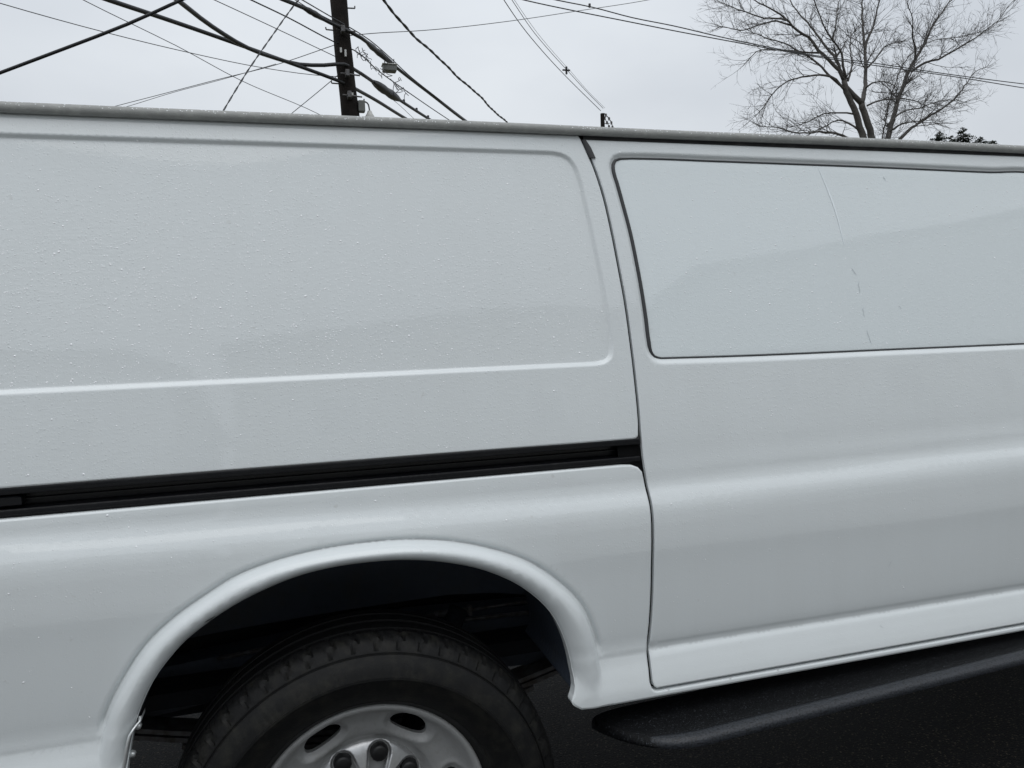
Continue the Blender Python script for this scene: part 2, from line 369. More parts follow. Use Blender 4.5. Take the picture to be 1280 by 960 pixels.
flare = [(-.372,.50),(-.364,.58),(-.355,.622),(-.347,.648),(-.331,.687),(-.313,.719),(-.293,.750),(-.273,.777),(-.222,.823),(-.163,.860),(-.119,.884),(-.058,.903),(.004,.914),(.058,.919),(.122,.921),(.198,.918),(.275,.907),(.353,.885),(.434,.849),(.491,.806),(.547,.743),(.575,.675),(.586,.627),(.592,.58),(.596,.50)]
flare = [tuple(p) for p in catmull([(a, 0, b) for a, b in flare], .012)[:, [0, 2]]]
fl_poly = flare + [(.596, .3), (-.372, .3)]
h_fl = pchip([0, .06, .15, .3, .5, .7, .86, .96, 1.02, 1.10, 1.17, 1.3], [.0035, .0085, .0140, .0200, .0228, .0180, .0085, -.0035, -.0075, -.0050, -.0014, 0])
def flare_y(P):
    z = P[:, 1]; yb = base_y(P)
    dA = seg_dist(P, arch); dF = seg_dist(P, flare); ins = inside(P, fl_poly)
    t = np.where(ins, dA/(dA+dF+1e-9), 1+dF/.045)
    h = h_fl(np.clip(t, 0, 1.3))
    h = np.where(h < 0, h*sstep(.625, .66, z), h)
    low = 1-sstep(.63, .66, z)
    ob = -yb; of = np.where(z < .66, -p_flat(z), ob)*1.0 + h
    k = .008*low+1e-6
    sm = np.maximum(ob, of)+np.maximum(k-np.abs(ob-of), 0)**2/(4*k)
    o = np.where(z < .66, np.where(low > 0, low*sm+(1-low)*(ob+h), ob+h), ob+h)
    # the lower lip of the sill tucks under
    return -o

# --- upper rear quarter with its pressed panel
qr = [(-1.03,1.686,.06),(-1.03,1.234,.035)]
qright = [(.606,1.234),(.632,1.2365),(.647,1.245),(.6535,1.262),(.6542,1.285),(.651,1.339),(.645,1.419),(.636,1.5),(.633,1.529),(.626,1.58),(.619,1.629),(.612,1.655),(.600,1.674),(.582,1.6835),(.556,1.6868)]
qrec = round_poly(qr+[tuple(p) for p in catmull([(a, 0, b) for a, b in qright], .012)[:, [0, 2]]])
def quarter_y(P):
    d = seg_dist(P, qrec, True); sd = np.where(inside(P, qrec), d, -d)
    return base_y(P)+.0070*sstep(-.0055, .0050, sd)
ql = qrec + qrec[:1]
o_up, Y_up = panel('rear_quarter_panel', M['body'], van,
    [(-1.165,1.727),(-1.165,1.0735)]+[(.683,1.0735),(.6905,1.0745),(.6955,1.0785)]+[p for p in seamL[::-1] if 1.085 < p[1] < 1.727]+[(.630-.0028,1.727)],
    quarter_y, feats=[(ql, (-.007,-.005,-.0025,0,.0025,.005,.007), .007)])
# --- lower rear quarter with wheel arch flare and sill
low_outer = [(2.06,.5345),(2.06,.5468),(.7035,.5462),(.6955,.5478),(.6900,.5535)]+[(a-.0006, b) for a, b in seamL[::-1] if .562 < b < .992]+[(.6985,1.003),(.690,1.0135),(.676,1.0195),(.655,1.0212),(-1.165,1.0212),(-1.165,.536),(-.330,.536),(-.318,.538)]+arch+[(.532,.5355),(.56,.5335)]
crz = [(-1.1, .626), (-.36, .626)]; crr = [(.59, .626), (.69, .624)]
o_lo, Y_lo = panel('wheel_arch_panel', M['body'], van, low_outer, flare_y,
    feats=[(flare, (-.02,-.014,-.009,-.005,-.002,.002,.005,.009,.014,.020,.026,.032,.038), .009), (crz, (-.02,-.012,-.006,-.002,.002,.006,.012), .015), (crr, (-.02,-.012,-.006,-.002,.002,.006,.012), .008),
           ([(-1.1,.96),(-.4,.95),(.1,.94),(.7,.94)], (-.03,-.02,-.01,0,.01,.02,.03), .03), ([(.55,.545),(2.0,.545)], (-.006,-.003,.003), .03)], round_r=.0045, flange=.022)
# --- sliding door with filled window
wl = [(.770,1.2385),(.908,1.2362),(1.4,1.2335),(1.768,1.232),(1.925,1.2315),(1.955,1.238),(1.972,1.262),(1.972,1.30),(1.962,1.61),(1.952,1.645),(1.935,1.665),(1.905,1.6725),(1.75,1.6738),(1.33,1.6785),(.95,1.6805),(.77,1.681),(.735,1.680),(.711,1.6755),(.7035,1.665),(.7022,1.650),(.7072,1.625),(.716,1.575),(.726,1.514),(.733,1.45),(.738,1.391),(.7415,1.324),(.7428,1.275),(.7455,1.2555),(.7545,1.243)]
win = [tuple(p) for p in catmull([(a, 0, b) for a, b in wl+wl[:1]], .012)[:-1, [0, 2]]]
def door_y(P):
    d = seg_dist(P, win, True)
    return base_y(P)+.0078*(1-sstep(.0005, .0140, d))
door_outer = [(.7015,.5525),(2.052,.5535),(2.052,1.7175),(.6415,1.7185)]+[p for p in seamR if .575 < p[1] < 1.712]+[(.6942,.5655),(.6962,.5565)]
o_door, Y_door = panel('sliding_door', M['body'], van, door_outer, door_y, holes=[win],
    feats=[(win+win[:1], tuple(s*k for k in (.002,.004,.007,.010,.013,.016) for s in (1, -1)), .008), ([(.72,.626),(2.0,.626)], (-.02,-.012,-.006,-.002,.002,.006,.012), .012),
           ([(.72,.94),(1.3,.95),(2.0,.97)], (-.03,-.02,-.01,0,.01,.02,.03), .03)])
wc = np.array(win).mean(0)
def inset(poly, d):
    Q = np.array(poly); t = np.roll(Q, -1, 0)-np.roll(Q, 1, 0); t /= np.linalg.norm(t, axis=1)[:, None]; nn = np.stack([-t[:, 1], t[:, 0]], 1)
    return [tuple(p) for p in Q+nn*d]
o_plug, Y_plug = panel('window_panel', M['plug'], o_door, inset(win, .0014), lambda P: base_y(P)+.0068+.0012*np.sin(2.1*P[:, 0]-.6)*np.sin(6.3*(P[:, 1]-1.23)), spacing=.02, round_r=.002, flange=.012)
# rubber seal round the filled window: wide on the rear edge, a thin line elsewhere
sp_ = np.array(win+win[:1]); n_ = len(sp_)
rearness = (1-sstep(.0, .05, seg_dist(sp_, [(.7022,1.650),(.716,1.575),(.733,1.45),(.7428,1.275)])))
rs = .0019+.0029*rearness; yy = Y_plug(np.array(inset(win, .004)+inset(win, .004)[:1]))
MB().tube([(p[0]+.0012*k, y+.0005, p[1]) for p, y, k in zip(sp_, yy, rearness)], rs, 8, False).build('window_seal', M['seal'], o_door, True)
# black backing behind the door gaps, black rubber in the top of the gap
def ribbon(pts, dx0, dx1, dy):
    P = np.array(pts); y = base_y(P)+dy; m = MB()
    v = [(p[0]+dx0, q, p[1]) for p, q in zip(P, y)]+[(p[0]+dx1, q, p[1]) for p, q in zip(P, y)]; n = len(P)
    return m.add(v, [(i, n+i, n+i+1, i+1) for i in range(n-1)])
ribbon(seam, -.05, .05, .011).build('door_jamb', M['gap'], van)
ribbon([(x, .549) for x in np.arange(.66, 2.02, .05)], 0, 0, 0)
MB().extrude([(.004,.530),(.004,.566),(.010,.566),(.010,.530)], .66, 2.06).build('sill_seal', M['rubber'], van)
sp2 = [p for p in seam if 1.655 < p[1] < 1.722]; ys = base_y(np.array(sp2))
mb = MB(); vv = []
for (a, b), q in zip(sp2, ys):
    wd = .0120 if b < 1.716 else .008
    vv += [(a-.003, q+.012, b), (a-.0028, q-.0015, b), (a+.0015, q-.0045, b), (a+wd-.002, q-.0042, b), (a+wd, q+.0005, b), (a+wd, q+.012, b)]
n6 = len(sp2)
mb.add(vv, [(i*6+k, i*6+k+1, (i+1)*6+k+1, (i+1)*6+k) for i in range(n6-1) for k in range(5)]+[(0,1,2,3,4,5), tuple(range(6*n6-1, 6*n6-7, -1))])
mb.build('door_weatherstrip', M['rubber'], van, 40)
# --- slide track: a black channel let into the side
tr = MB()
tprof = [(.055,1.078),(.0345,1.0765),(.0325,1.0735),(.0315,1.0715),(.0312,1.0655),(.0318,1.0615),(.035,1.0605),(.058,1.0605),(.060,1.058),(.060,1.0385),(.058,1.0365),(.046,1.0362),(.034,1.0355),(.0315,1.0335),(.0305,1.0290),(.0305,1.0265),(.035,1.0255),(.036,1.0225),(.036,1.017),(.07,1.017),(.07,1.078)]
otr = tr.extrude(tprof, -1.12, .6985).build('slide_track', M['track'], van, 35)
MB().extrude([(.0605,1.05),(.053,1.0495),(.053,1.0475),(.0605,1.047)], -1.1, .66).build('track_rib', M['track'], otr)
bs = MB().box((-.62,.034,1.0395), (-.452,.058,1.0575), .003)
bs.box((-.60,.0325,1.043), (-.59,.036,1.050), .001)
bs.build('track_stop', M['track'], otr)
# --- drip gutter and roof
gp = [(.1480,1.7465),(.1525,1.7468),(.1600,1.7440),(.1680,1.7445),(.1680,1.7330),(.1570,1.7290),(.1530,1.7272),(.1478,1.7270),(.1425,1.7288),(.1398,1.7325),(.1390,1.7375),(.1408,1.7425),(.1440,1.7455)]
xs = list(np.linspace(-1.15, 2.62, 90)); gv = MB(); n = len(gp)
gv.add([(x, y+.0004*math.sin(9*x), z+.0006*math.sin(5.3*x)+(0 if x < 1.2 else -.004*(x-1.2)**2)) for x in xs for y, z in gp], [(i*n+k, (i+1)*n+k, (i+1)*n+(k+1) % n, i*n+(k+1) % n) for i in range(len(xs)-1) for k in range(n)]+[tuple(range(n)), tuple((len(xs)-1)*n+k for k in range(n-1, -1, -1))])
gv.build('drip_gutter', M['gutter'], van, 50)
MB().extrude([(.158,1.7135),(.158,1.7285),(.17,1.7285),(.17,1.7135)], .64, 2.10).build('door_top_gap', M['rubber'], van)  # black strip standing in for the shaded gap between door top and gutter
def roof_z(v): return 1.738+.112*(1-abs(1-v)**2.05)
rv = []; RX = [-1.165,-1.10,-.9,0,1,2,2.45,2.62]; RZ = [-.05,-.012,0,0,0,0,-.01,-.03]; nv = 25
for x, dz in zip(RX, RZ):
    for k in range(nv):
        v = 2*k/(nv-1); rv.append((x, .160+v*.84, roof_z(v)+dz*(1-abs(1-v)**4)))
MB().add(rv, [(i*nv+k, (i+1)*nv+k, (i+1)*nv+k+1, i*nv+k+1) for i in range(len(RX)-1) for k in range(nv-1)]).build('roof', M['body'], van, True)
# --- far side, rear end, underside
zs = [.535,.60,.626,.70,.80,.90,.95,.98,1.05,1.22,1.45,1.68,1.735]; yz = [float(p_all(np.array([z]))[0]) for z in zs]
fx = [-1.165, 3.0]; nn_ = len(zs)
MB().add([(x, 2-y, z) for x in fx for y, z in zip(yz, zs)], [(k, k+1, nn_+k+1, nn_+k) for k in range(nn_-1)]).build('far_side_panel', M['body'], van, True)
rear = MB(); rp = [(y, z) for y, z in zip(yz, zs)]
rv = [(-1.168, y+.004, z) for y, z in rp]+[(-1.168, .160+(2*k/24)*.84, roof_z(2*k/24)-.05*(1-abs(1-2*k/24)**4)) for k in range(1, 24)]+[(-1.168, 2-y-.004, z) for y, z in rp[::-1]]
rear.add(rv, [tuple(range(len(rv)))]); orr = rear.build('rear_door', M['body'], van)
MB().box((-1.176,.985,.62), (-1.1685,.991,1.86)).build('door_seam', M['rubber'], orr)
for k in (0, 1): MB().box((-1.174,.2+k*.86,1.27), (-1.1685,.94+k*.86,1.70), .002).build('rear_window', M['glass'], orr)
for k in (0, 1): MB().box((-1.185,.05+k*1.80,.80), (-1.1685,.15+k*1.80,1.12), .004).build('tail_lamp', M['lamp_red'], van)
MB().box((-1.32,.03,.46), (-1.17,1.97,.60), .02).build('rear_bumper', M['grille'], van)
MB().box((-1.15,.36,.50), (3.9,1.66,.535)).build('floor_pan', M['dark'], van)

# --- inside the wheel arch
cx0, cz0 = .105, .56
bar = [(cx0+(a-cx0)*1.03, b+.012) for a, b in arch if b > .55]
nb = len(bar)
wl_ = MB().add([(a, y, b) for y in (.016, .20, .34) for a, b in [(cx0+(a-cx0)*(1-.0*k), b) for k, (a, b) in [(0, q) for q in bar]]], [(r*nb+i, r*nb+i+1, (r+1)*nb+i+1, (r+1)*nb+i) for r in range(2) for i in range(nb-1)])
owl = wl_.build('wheel_house', M['liner'], van, True)
lowc = [(-.50,.640),(-.30,.655),(-.19,.664),(0,.674),(.107,.678),(.333,.682),(.45,.672),(.617,.640),(.70,.60)]
top = [(x, .93) for x, z in lowc]
nl = len(lowc)
MB().add([(x, .342, z) for x, z in lowc]+[(x, .336, z+.05) for x, z in lowc]+[(x, .325, .95) for x, z in lowc]+[(x, .360, z-.004) for x, z in lowc], [(i, i+1, nl+i+1, nl+i) for i in range(nl-1)]+[(nl+i, nl+i+1, 2*nl+i+1, 2*nl+i) for i in range(nl-1)]+[(3*nl+i, 3*nl+i+1, i+1, i) for i in range(nl-1)]).build('inner_skirt', M['liner'], owl, 40)
flat = lambda yv: (lambda P: np.full(len(P), yv))
o_fr, _ = panel('frame_rail', M['liner'], van, [(-1.1,.50),(-.3,.56),(.25,.60),(.62,.585),(3.2,.54),(3.2,.42),(.75,.42),(.42,.435),(.1,.50),(-.3,.45),(-1.1,.40)],
    flat(.452), holes=[[(.468,.535),(.500,.537),(.484,.512)], [(.575,.512),(.598,.524),(.594,.496)]], spacing=.1, edge=.05, round_r=0, flange=.07)
MB().box((-1.1,.535,.40), (3.2,.55,.60)).build('frame_web', M['dark'], o_fr)
mb = MB().tube([(.12,.40,.618),(.25,.40,.613),(.31,.40,.6165)], .004, 6); mb.tube([(.31,.40,.6165),(.40,.40,.6155)], .0085, 8); mb.tube([(.40,.40,.6155),(.52,.40,.618),(.62,.41,.612)], .0035, 6)
ocb = mb.build('brake_cable', M['steel'], van, True)
MB().box((.394,.392,.602), (.403,.408,.628), .002).build('cable_clip', M['steel'], ocb)
MB().tube([(-.2,.43,.57),(.1,.43,.592),(.35,.43,.583),(.6,.43,.575)], .005, 6).build('brake_line', M['steel'], van, True)
ls = empty('leaf_spring', (0, 0, 0)); ls.parent = van
for k in range(4):
    e = .62-.10*k; xs_ = np.linspace(-e, e, 15)
    pts = [(.138+x, .355+.115*(abs(x)/.62)**1.6-.0165*k) for x in xs_]
    v = []
    for x, z in pts: v += [(x,.395,z),(x,.460,z),(x,.460,z+.011),(x,.395,z+.011)]
    MB().add(v, [(i*4+a, i*4+b, i*4+4+b, i*4+4+a) for i in range(14) for a, b in ((0,1),(1,2),(2,3),(3,0))]+[(3,2,1,0), (56,57,58,59)]).build('leaf', M['steel'], ls)
MB().tube([(.138,.24,.366),(.138,1.76,.366)], .045, 14).build('axle_tube', M['dark'], van, True)
MB().tube([(.23,.36,.36),(.36,.35,.64)], .024, 12).build('shock_absorber', M['dark'], van, True)

# --- wheel
WC = (.110, .010, .346)
def make_wheel():
    seg = 480
    sc_ = lambda r: .2360+(r-.2320)*1.035
    pr = [(.222,.080),(.2255,.060),(.230,.048),(.2365,.037),(.2445,.0255),(.2450,.0235),(.2485,.0195),(.2495,.0195),(.262,.0065),(.280,-.0065),(.298,-.0135),(.3035,-.0155),(.304,-.0172),(.3085,-.0170),(.309,-.0150),(.322,-.0115),(.333,-.006),(.3440,.0018),(.3450,.0052),(.3475,.0060),(.3484,.0032)]
    tread = [(.3515,.0045),(.3580,.0090),(.3650,.0150),(.3705,.0225),(.3735,.0310),(.3755,.0400),(.3765,.050)]
    rest = [(.3690,.0512),(.3690,.0580),(.3768,.0592),(.3778,.088),(.3700,.0892),(.3700,.0970),(.3782,.0982),(.3780,.128),(.3700,.1292),(.3700,.1370),(.3775,.1382),(.376,.165),(.366,.185),(.345,.204),(.29,.222),(.24,.205),(.224,.18),(.222,.17)]
    prof_ = pr+tread+rest; m = len(prof_); v = []
    for k in range(seg):
        th = 2*math.pi*k/seg
        for i, (r, y) in enumerate(prof_):
            r = sc_(r)
            if len(pr) <= i < len(pr)+len(tread):
                j = i-len(pr); z_ = (k+(j if j < 4 else 7-j)) % 9
                if z_ == 0 and j > 0: r -= .0055; y += .0036
                elif (k+9-2*j) % 9 == 4 and 1 <= j <= 4: r -= .0032; y += .0022
                elif (k//9) % 2 and j in (1, 2): y += .0008
            elif i in (14, 15) and 96 < k < 170 and (k % 3 == 0): y -= .0010     # fine serrations on the sidewall
            v.append((r*math.cos(th), y, r*math.sin(th)))
    mb = MB(); f = []
    for k in range(seg):
        j = (k+1) % seg
        for i in range(m-1): f.append((k*m+i, j*m+i, j*m+i+1, k*m+i+1))
    mb.add(v, f)
    wheel = link('wheel', MB().lathe([(.226,.06),(.209,.09),(.204,.13),(.207,.175),(.224,.195)], (0, 0, 0), 64).mesh('rim_barrel', M['dark'], True), van)
    wheel.location = WC
    ty = mb.build('tyre', M['tyre'], wheel, 38); ty.data.materials.append(M['tread'])
    for p in ty.data.polygons:
        if p.index % (m-1) >= len(pr)+len(tread)-2: p.material_index = 1
    # rim face with six oval hand holes
    rh = pchip([0,.112,.122,.132,.142,.158,.176,.196,.209,.217,.2215,.2255,.2300,.2345,.2365], [.088,.088,.085,.078,.067,.059,.055,.047,.029,.012,.0025,-.0022,-.0038,-.0015,.003])
    holes = []; HR = .1800
    for q in range(6):
        a = math.radians(90-30+60*q); c = (HR*math.cos(a), HR*math.sin(a)); t = (-math.sin(a), math.cos(a)); rr = (math.cos(a), math.sin(a))
        holes.append([(c[0]+t[0]*.0415*math.cos(b)+rr[0]*(.0205*math.sin(b)-.0065*math.cos(b)**2), c[1]+t[1]*.0415*math.cos(b)+rr[1]*(.0205*math.sin(b)-.0065*math.cos(b)**2)) for b in np.linspace(0, 2*math.pi, 28, endpoint=False)])
    def rim_y(P):
        r = np.hypot(P[:, 0], P[:, 1]); d = np.min([np.where(inside(P, h), 0, seg_dist(P, h, True)) for h in holes], axis=0)
        return rh(r)+.009*(1-sstep(0, .016, d))-.0022*np.exp(-((d-.017)/.006)**2)
    circ = lambda R, n=96: [(R*math.cos(b), R*math.sin(b)) for b in np.linspace(0, 2*math.pi, n, endpoint=False)]
    ringf = [(circ(R)+circ(R)[:1], (0,), .008) for R in (.114,.119,.125,.131,.138,.199,.204,.2085,.2125,.216,.2195,.222,.2245,.2275,.2305,.233)]+[(h+h[:1], (-.003,-.006,-.009,-.013,-.017,-.021,-.025), .006) for h in holes]
    rim, _ = panel('rim', M['rim'], wheel, circ(.2365), rim_y, holes=holes+[circ(.106, 60)], feats=ringf, spacing=.0065, edge=.006, round_r=.002, flange=.012); rim.location = (0, .045, 0)
    # centre cap with eight lug slots
    chf = pchip([0,.024,.047,.071,.091,.109,.119,.1245,.1275], [.026,.027,.031,.038,.045,.053,.0595,.066,.0725])
    slots = []
    for q in range(8):
        a = math.radians(90-15+45*q); rr = np.array((math.cos(a), math.sin(a))); t = np.array((-rr[1], rr[0])); pts = []
        for b in np.linspace(-math.pi/2, math.pi/2, 9): pts.append(rr*(.0990+.0180*math.cos(b))+t*.0205*math.sin(b))
        for b in np.linspace(math.pi/2, 1.5*math.pi, 9): pts.append(rr*(.067+.016*math.cos(b))+t*.0170*math.sin(b))
        slots.append([tuple(p) for p in pts])
    def cap_y(P):
        r = np.hypot(P[:, 0], P[:, 1]); d = np.min([np.where(inside(P, h), 0, seg_dist(P, h, True)) for h in slots], axis=0)
        return chf(r)+.006*(1-sstep(0, .007, d))
    cap, _ = panel('centre_cap', M['cap'], wheel, circ(.1275, 72), cap_y, holes=slots, feats=[(h+h[:1], (-.002,-.004,-.006,-.008), .004) for h in slots]+[(circ(R)+circ(R)[:1], (0,), .006) for R in (.113,.1185,.1225,.126)], spacing=.009, edge=.004, round_r=.0015, flange=.012)
    cap.location = (0, .066, 0)
    MB().lathe([(0,.066),(.07,.066),(.123,.074),(.125,.080)], (0, 0, 0), 48).build('cap_well', M['rim'], cap, True)
    lm = MB().lathe([(.0185,.075),(.0185,.049),(.0155,.045),(.010,.0435),(0,.043)], (0, 0, 0), 12).mesh('lug_nut', M['lug'], 40)
    for q in range(8):
        a = math.radians(90-15+45*q); o = link('lug_nut', lm, wheel); o.location = (.0995*math.cos(a), .066, .0995*math.sin(a)); o.rotation_euler = (0, random.random(), 0)
    return wheel
wheel = make_wheel()
def copy_tree(o, parent):
    c = o.copy(); COL.objects.link(c); c.parent = parent
    for ch in list(o.children): copy_tree(ch, c)
    return c
for x, y, rz in ((.110, 1.99, math.pi), (3.57, .010, 0), (3.57, 1.99, math.pi)):
    c = copy_tree(wheel, van); c.location = (x, y, WC[2]); c.rotation_euler = (0, 0, rz)

# --- trim strip and screws at the rear foot of the arch
tp = catmull([(-.325,-.022,.535),(-.3125,-.021,.585),(-.3045,-.019,.622),(-.3005,-.017,.634),(-.290,-.008,.647),(-.2865,-.004,.650),(-.2868,.004,.656)], .01)
mbt = MB(); v = []
for i, p in enumerate(tp): v += [(p[0]-.0022, p[1], p[2]), (p[0]+.001, p[1]-.003, p[2]), (p[0]+.0035, p[1]+.002, p[2]), (p[0]+.0035, p[1]+.03, p[2])]
nn4 = len(tp)
mbt.add(v, [(i*4+a, i*4+a+1, i*4+a+5, i*4+a+4) for i in range(nn4-1) for a in range(3)]); ot = mbt.build('arch_trim_strip', M['bright'], van, True)
for px in ((-.291,.006,.637), (-.3035,.006,.588)): MB().lathe([(.006,.004),(.006,-.003),(.003,-.006),(0,-.006)], px, 8).build('screw', M['bright'], ot, True)
# --- running board
st = list(np.concatenate([.590+.17*np.linspace(.004, 1, 22)**2, np.linspace(.80, 3.0, 32)])); rv = []; npf = 0
for x in st:
    e = min(1., max(0., (x-.590)/.17)); q = max(0, 1-(1-e)**2.6)**(1/2.6); yo = .06-.198*q+.03*max(0, x-.75)/.9; zr = .498+.022*(x-.7)/.85-.022*(1-q)**1.5
    cs = [(.075,zr-.022),(.035,zr-.014),(yo*.45+.02,zr-.009),(yo+.060*q,zr-.006),(yo+.042*q,zr-.0015),(yo+.028*q,zr),(yo+.013*q,zr-.0025),(yo+.004*q,zr-.008),(yo+.001*q,zr-.013),(yo+.007*q,zr-.018),(yo+.028*q,zr-.024),(yo+.070*q,zr-.030),(.075,zr-.036)]
    npf = len(cs); rv += [(x, a, b) for a, b in cs]
ns = len(st)
orb = MB().add(rv, [(i*npf+k, i*npf+k+1, (i+1)*npf+k+1, (i+1)*npf+k) for i in range(ns-1) for k in range(npf-1)]+[tuple(range(npf-1, -1, -1)), tuple((ns-1)*npf+k for k in range(npf))]).build('running_board', M['board'], van, 55)
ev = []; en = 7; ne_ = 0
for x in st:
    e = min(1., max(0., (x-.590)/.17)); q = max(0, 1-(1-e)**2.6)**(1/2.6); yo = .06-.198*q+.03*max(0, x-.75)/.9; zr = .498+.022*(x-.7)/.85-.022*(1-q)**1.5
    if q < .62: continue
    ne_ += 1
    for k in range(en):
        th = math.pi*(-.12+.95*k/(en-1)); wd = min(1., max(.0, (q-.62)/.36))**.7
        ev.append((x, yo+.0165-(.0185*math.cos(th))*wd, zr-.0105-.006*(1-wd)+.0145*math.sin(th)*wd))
MB().add(ev, [(i*en+k, i*en+k+1, (i+1)*en+k+1, (i+1)*en+k) for i in range(ne_-1) for k in range(en-1)]).build('step_edge', M['edge'], orb, True)  # strip paler than the board, carries the painted ridge highlight
for x in (.95, 1.9, 2.8): MB().box((x-.03,.07,.41), (x+.03,.40,.45), .005).build('board_bracket', M['dark'], orb)
# --- crack / run mark on the filled window, scuffs
def strip(pts, wd, name, m, parent, Yf, off=.0009):
    P = np.array(pts); t = np.gradient(P, axis=0); t /= np.linalg.norm(t, axis=1)[:, None]; nn = np.stack([-t[:, 1], t[:, 0]], 1); wd = np.array(wd)[:, None]
    A, B = P+nn*wd/2, P-nn*wd/2; n = len(P)
    v = [(p[0], q-off, p[1]) for p, q in zip(A, Yf(A))]+[(p[0], q-off, p[1]) for p, q in zip(B, Yf(B))]
    return MB().add(v, [(n+i, n+i+1, i+1, i) for i in range(n-1)]).build(name, m, parent)
def yin(Pts): return Y_plug(np.asarray(Pts))
run_a = [(1.2351,1.6776), (1.2469,1.6405), (1.2584,1.6016), (1.2676,1.5627), (1.2726,1.5259), (1.2773,1.4872)]
strip(catmull([(a, 0, b) for a, b in run_a], .01)[:, [0, 2]], np.concatenate([np.linspace(.001, .0042, len(catmull([(a, 0, b) for a, b in run_a], .01))//2), np.linspace(.0042, .0012, len(catmull([(a, 0, b) for a, b in run_a], .01))-len(catmull([(a, 0, b) for a, b in run_a], .01))//2)]), 'run_mark', M['streak'], o_plug, yin)
rk = random.Random(5)
for q0, q1 in (((1.2881,1.4296), (1.2991,1.4122)), ((1.3036,1.3969), (1.3018,1.3702)), ((1.3057,1.3359), (1.3068,1.3132)), ((1.3090,1.2828), (1.3171,1.2467)), ((1.4095,1.3372), (1.4153,1.3294)), ((1.4204,1.6543), (1.4257,1.6443))):
    pts = [(q0[0]+(q1[0]-q0[0])*k/4+rk.uniform(-.0012, .0012), q0[1]+(q1[1]-q0[1])*k/4) for k in range(5)]
    strip(pts, [.0006, .0018, .0011, .0016, .0005], 'hairline_crack', M['streakd'], o_plug, yin)
for q0, q1 in (((1.3025,0.7341), (1.3135,0.7499)), ((1.2754,0.6010), (1.2849,0.5946))):
    strip([(q0[0]+(q1[0]-q0[0])*k/3, q0[1]+(q1[1]-q0[1])*k/3) for k in range(4)], [.0004, .0012, .0010, .0004], 'scuff', M['streakd'], o_door, Y_door)
for q0, q1 in (((-0.1692,0.8158), (-0.1513,0.8237)), ((-0.1626,0.8134), (-0.1542,0.8196))):
    strip([(q0[0]+(q1[0]-q0[0])*k/3, q0[1]+(q1[1]-q0[1])*k/3) for k in range(4)], [.0006, .0022, .0018, .0006], 'scuff', M['mark'], o_lo, Y_lo)

# --- front of the van: front door, fender, windscreen, bonnet and nose
fd = round_poly([(2.064,.5525),(2.95,.5525,.05),(3.04,.80),(3.04,1.24),(2.66,1.7175,.04),(2.064,1.7175)])
fw = round_poly([(2.12,1.26,.03),(2.92,1.26,.03),(2.62,1.665,.05),(2.12,1.672,.04)])
o_fd, Y_fd = panel('front_door', M['body'], van, fd, base_y, holes=[fw], spacing=.03, edge=.02)
panel('door_glass', M['glass'], o_fd, inset(fw, .0), lambda P: base_y(P)+.006, spacing=.05, edge=.02, round_r=0, flange=.004)
MB().box((2.10,-.012,1.12), (2.24,.05,1.155), .008).build('door_handle', M['grille'], o_fd)
mm = MB().box((2.86,-.20,1.22), (2.95,-.02,1.42), .02); mm.box((2.87,-.03,1.27), (2.93,.06,1.31), .005); mm.build('door_mirror', M['rubber'], o_fd)
MB().extrude([(.02,.55),(.14,1.72),(.16,1.72),(.04,.55)], 2.05, 2.066).build('door_jamb', M['rubber'], van)
farch = [(3.57-.43*math.cos(a), .40+.46*math.sin(a)) for a in np.linspace(.25, math.pi-.25, 24)]
fp = [(3.046,.5525)]+[(3.046+.07, .5525)]+farch+[(4.06,.52),(4.40,.55),(4.46,.95),(4.30,1.10),(3.046,1.24)]
panel('front_fender', M['body'], van, fp, lambda P: base_y(P)+.16*np.clip((P[:, 0]-3.9)/.6, 0, 1)**2, spacing=.03, edge=.02)
panel('far_fender', M['body'], van, [(3.0,.5525)]+[(3.1,.5525)]+farch+[(4.06,.52),(4.40,.55),(4.46,.95),(4.30,1.10),(3.0,1.24)], lambda P: 2-base_y(P)-.16*np.clip((P[:, 0]-3.9)/.6, 0, 1)**2, spacing=.04, edge=.03, round_r=0, flange=0)
hx = [(3.05,1.245),(3.30,1.25),(3.7,1.22),(4.1,1.15),(4.36,1.06),(4.45,.96)]; hv = []; nh = 13
for x, z in hx:
    for k in range(nh):
        v = 2*k/(nh-1); iy = .06+.16*max(0, min(1, (x-3.9)/.6))**2; hv.append((x, iy+(2-2*iy)*v/2, z+.05*(1-abs(1-v)**2.5)-.012))
MB().add(hv, [(i*nh+k, (i+1)*nh+k, (i+1)*nh+k+1, i*nh+k+1) for i in range(len(hx)-1) for k in range(nh-1)]).build('bonnet', M['body'], van, True)
ns_ = MB().box((4.34,.21,.55), (4.47,1.79,1.0), .03); on = ns_.build('nose_panel', M['body'], van)
MB().box((4.46,.45,.70), (4.49,1.55,.93), .01).build('grille', M['grille'], on)
for k in (0, 1): MB().box((4.45,.22+k*1.31,.72), (4.495,.43+k*1.35,.92), .015).build('headlight', M['lamp_clear'], on)
MB().box((4.40,.10,.42), (4.62,1.90,.60), .03).build('front_bumper', M['grille'], van)
wsv = []
for x, z, iy in ((2.63,1.70,.165),(3.06,1.245,.075)):
    for k in range(nv):
        v = 2*k/(nv-1); wsv.append((x+.10*(1-abs(1-v)**2), iy+(2-2*iy)*v/2, z+(roof_z(v)-1.738-.03*(1-abs(1-v)**4) if z > 1.6 else .04*(1-abs(1-v)**2.5))))
MB().add(wsv, [(k, nv+k, nv+k+1, k+1) for k in range(nv-1)]).build('windscreen', M['glass'], van, True)

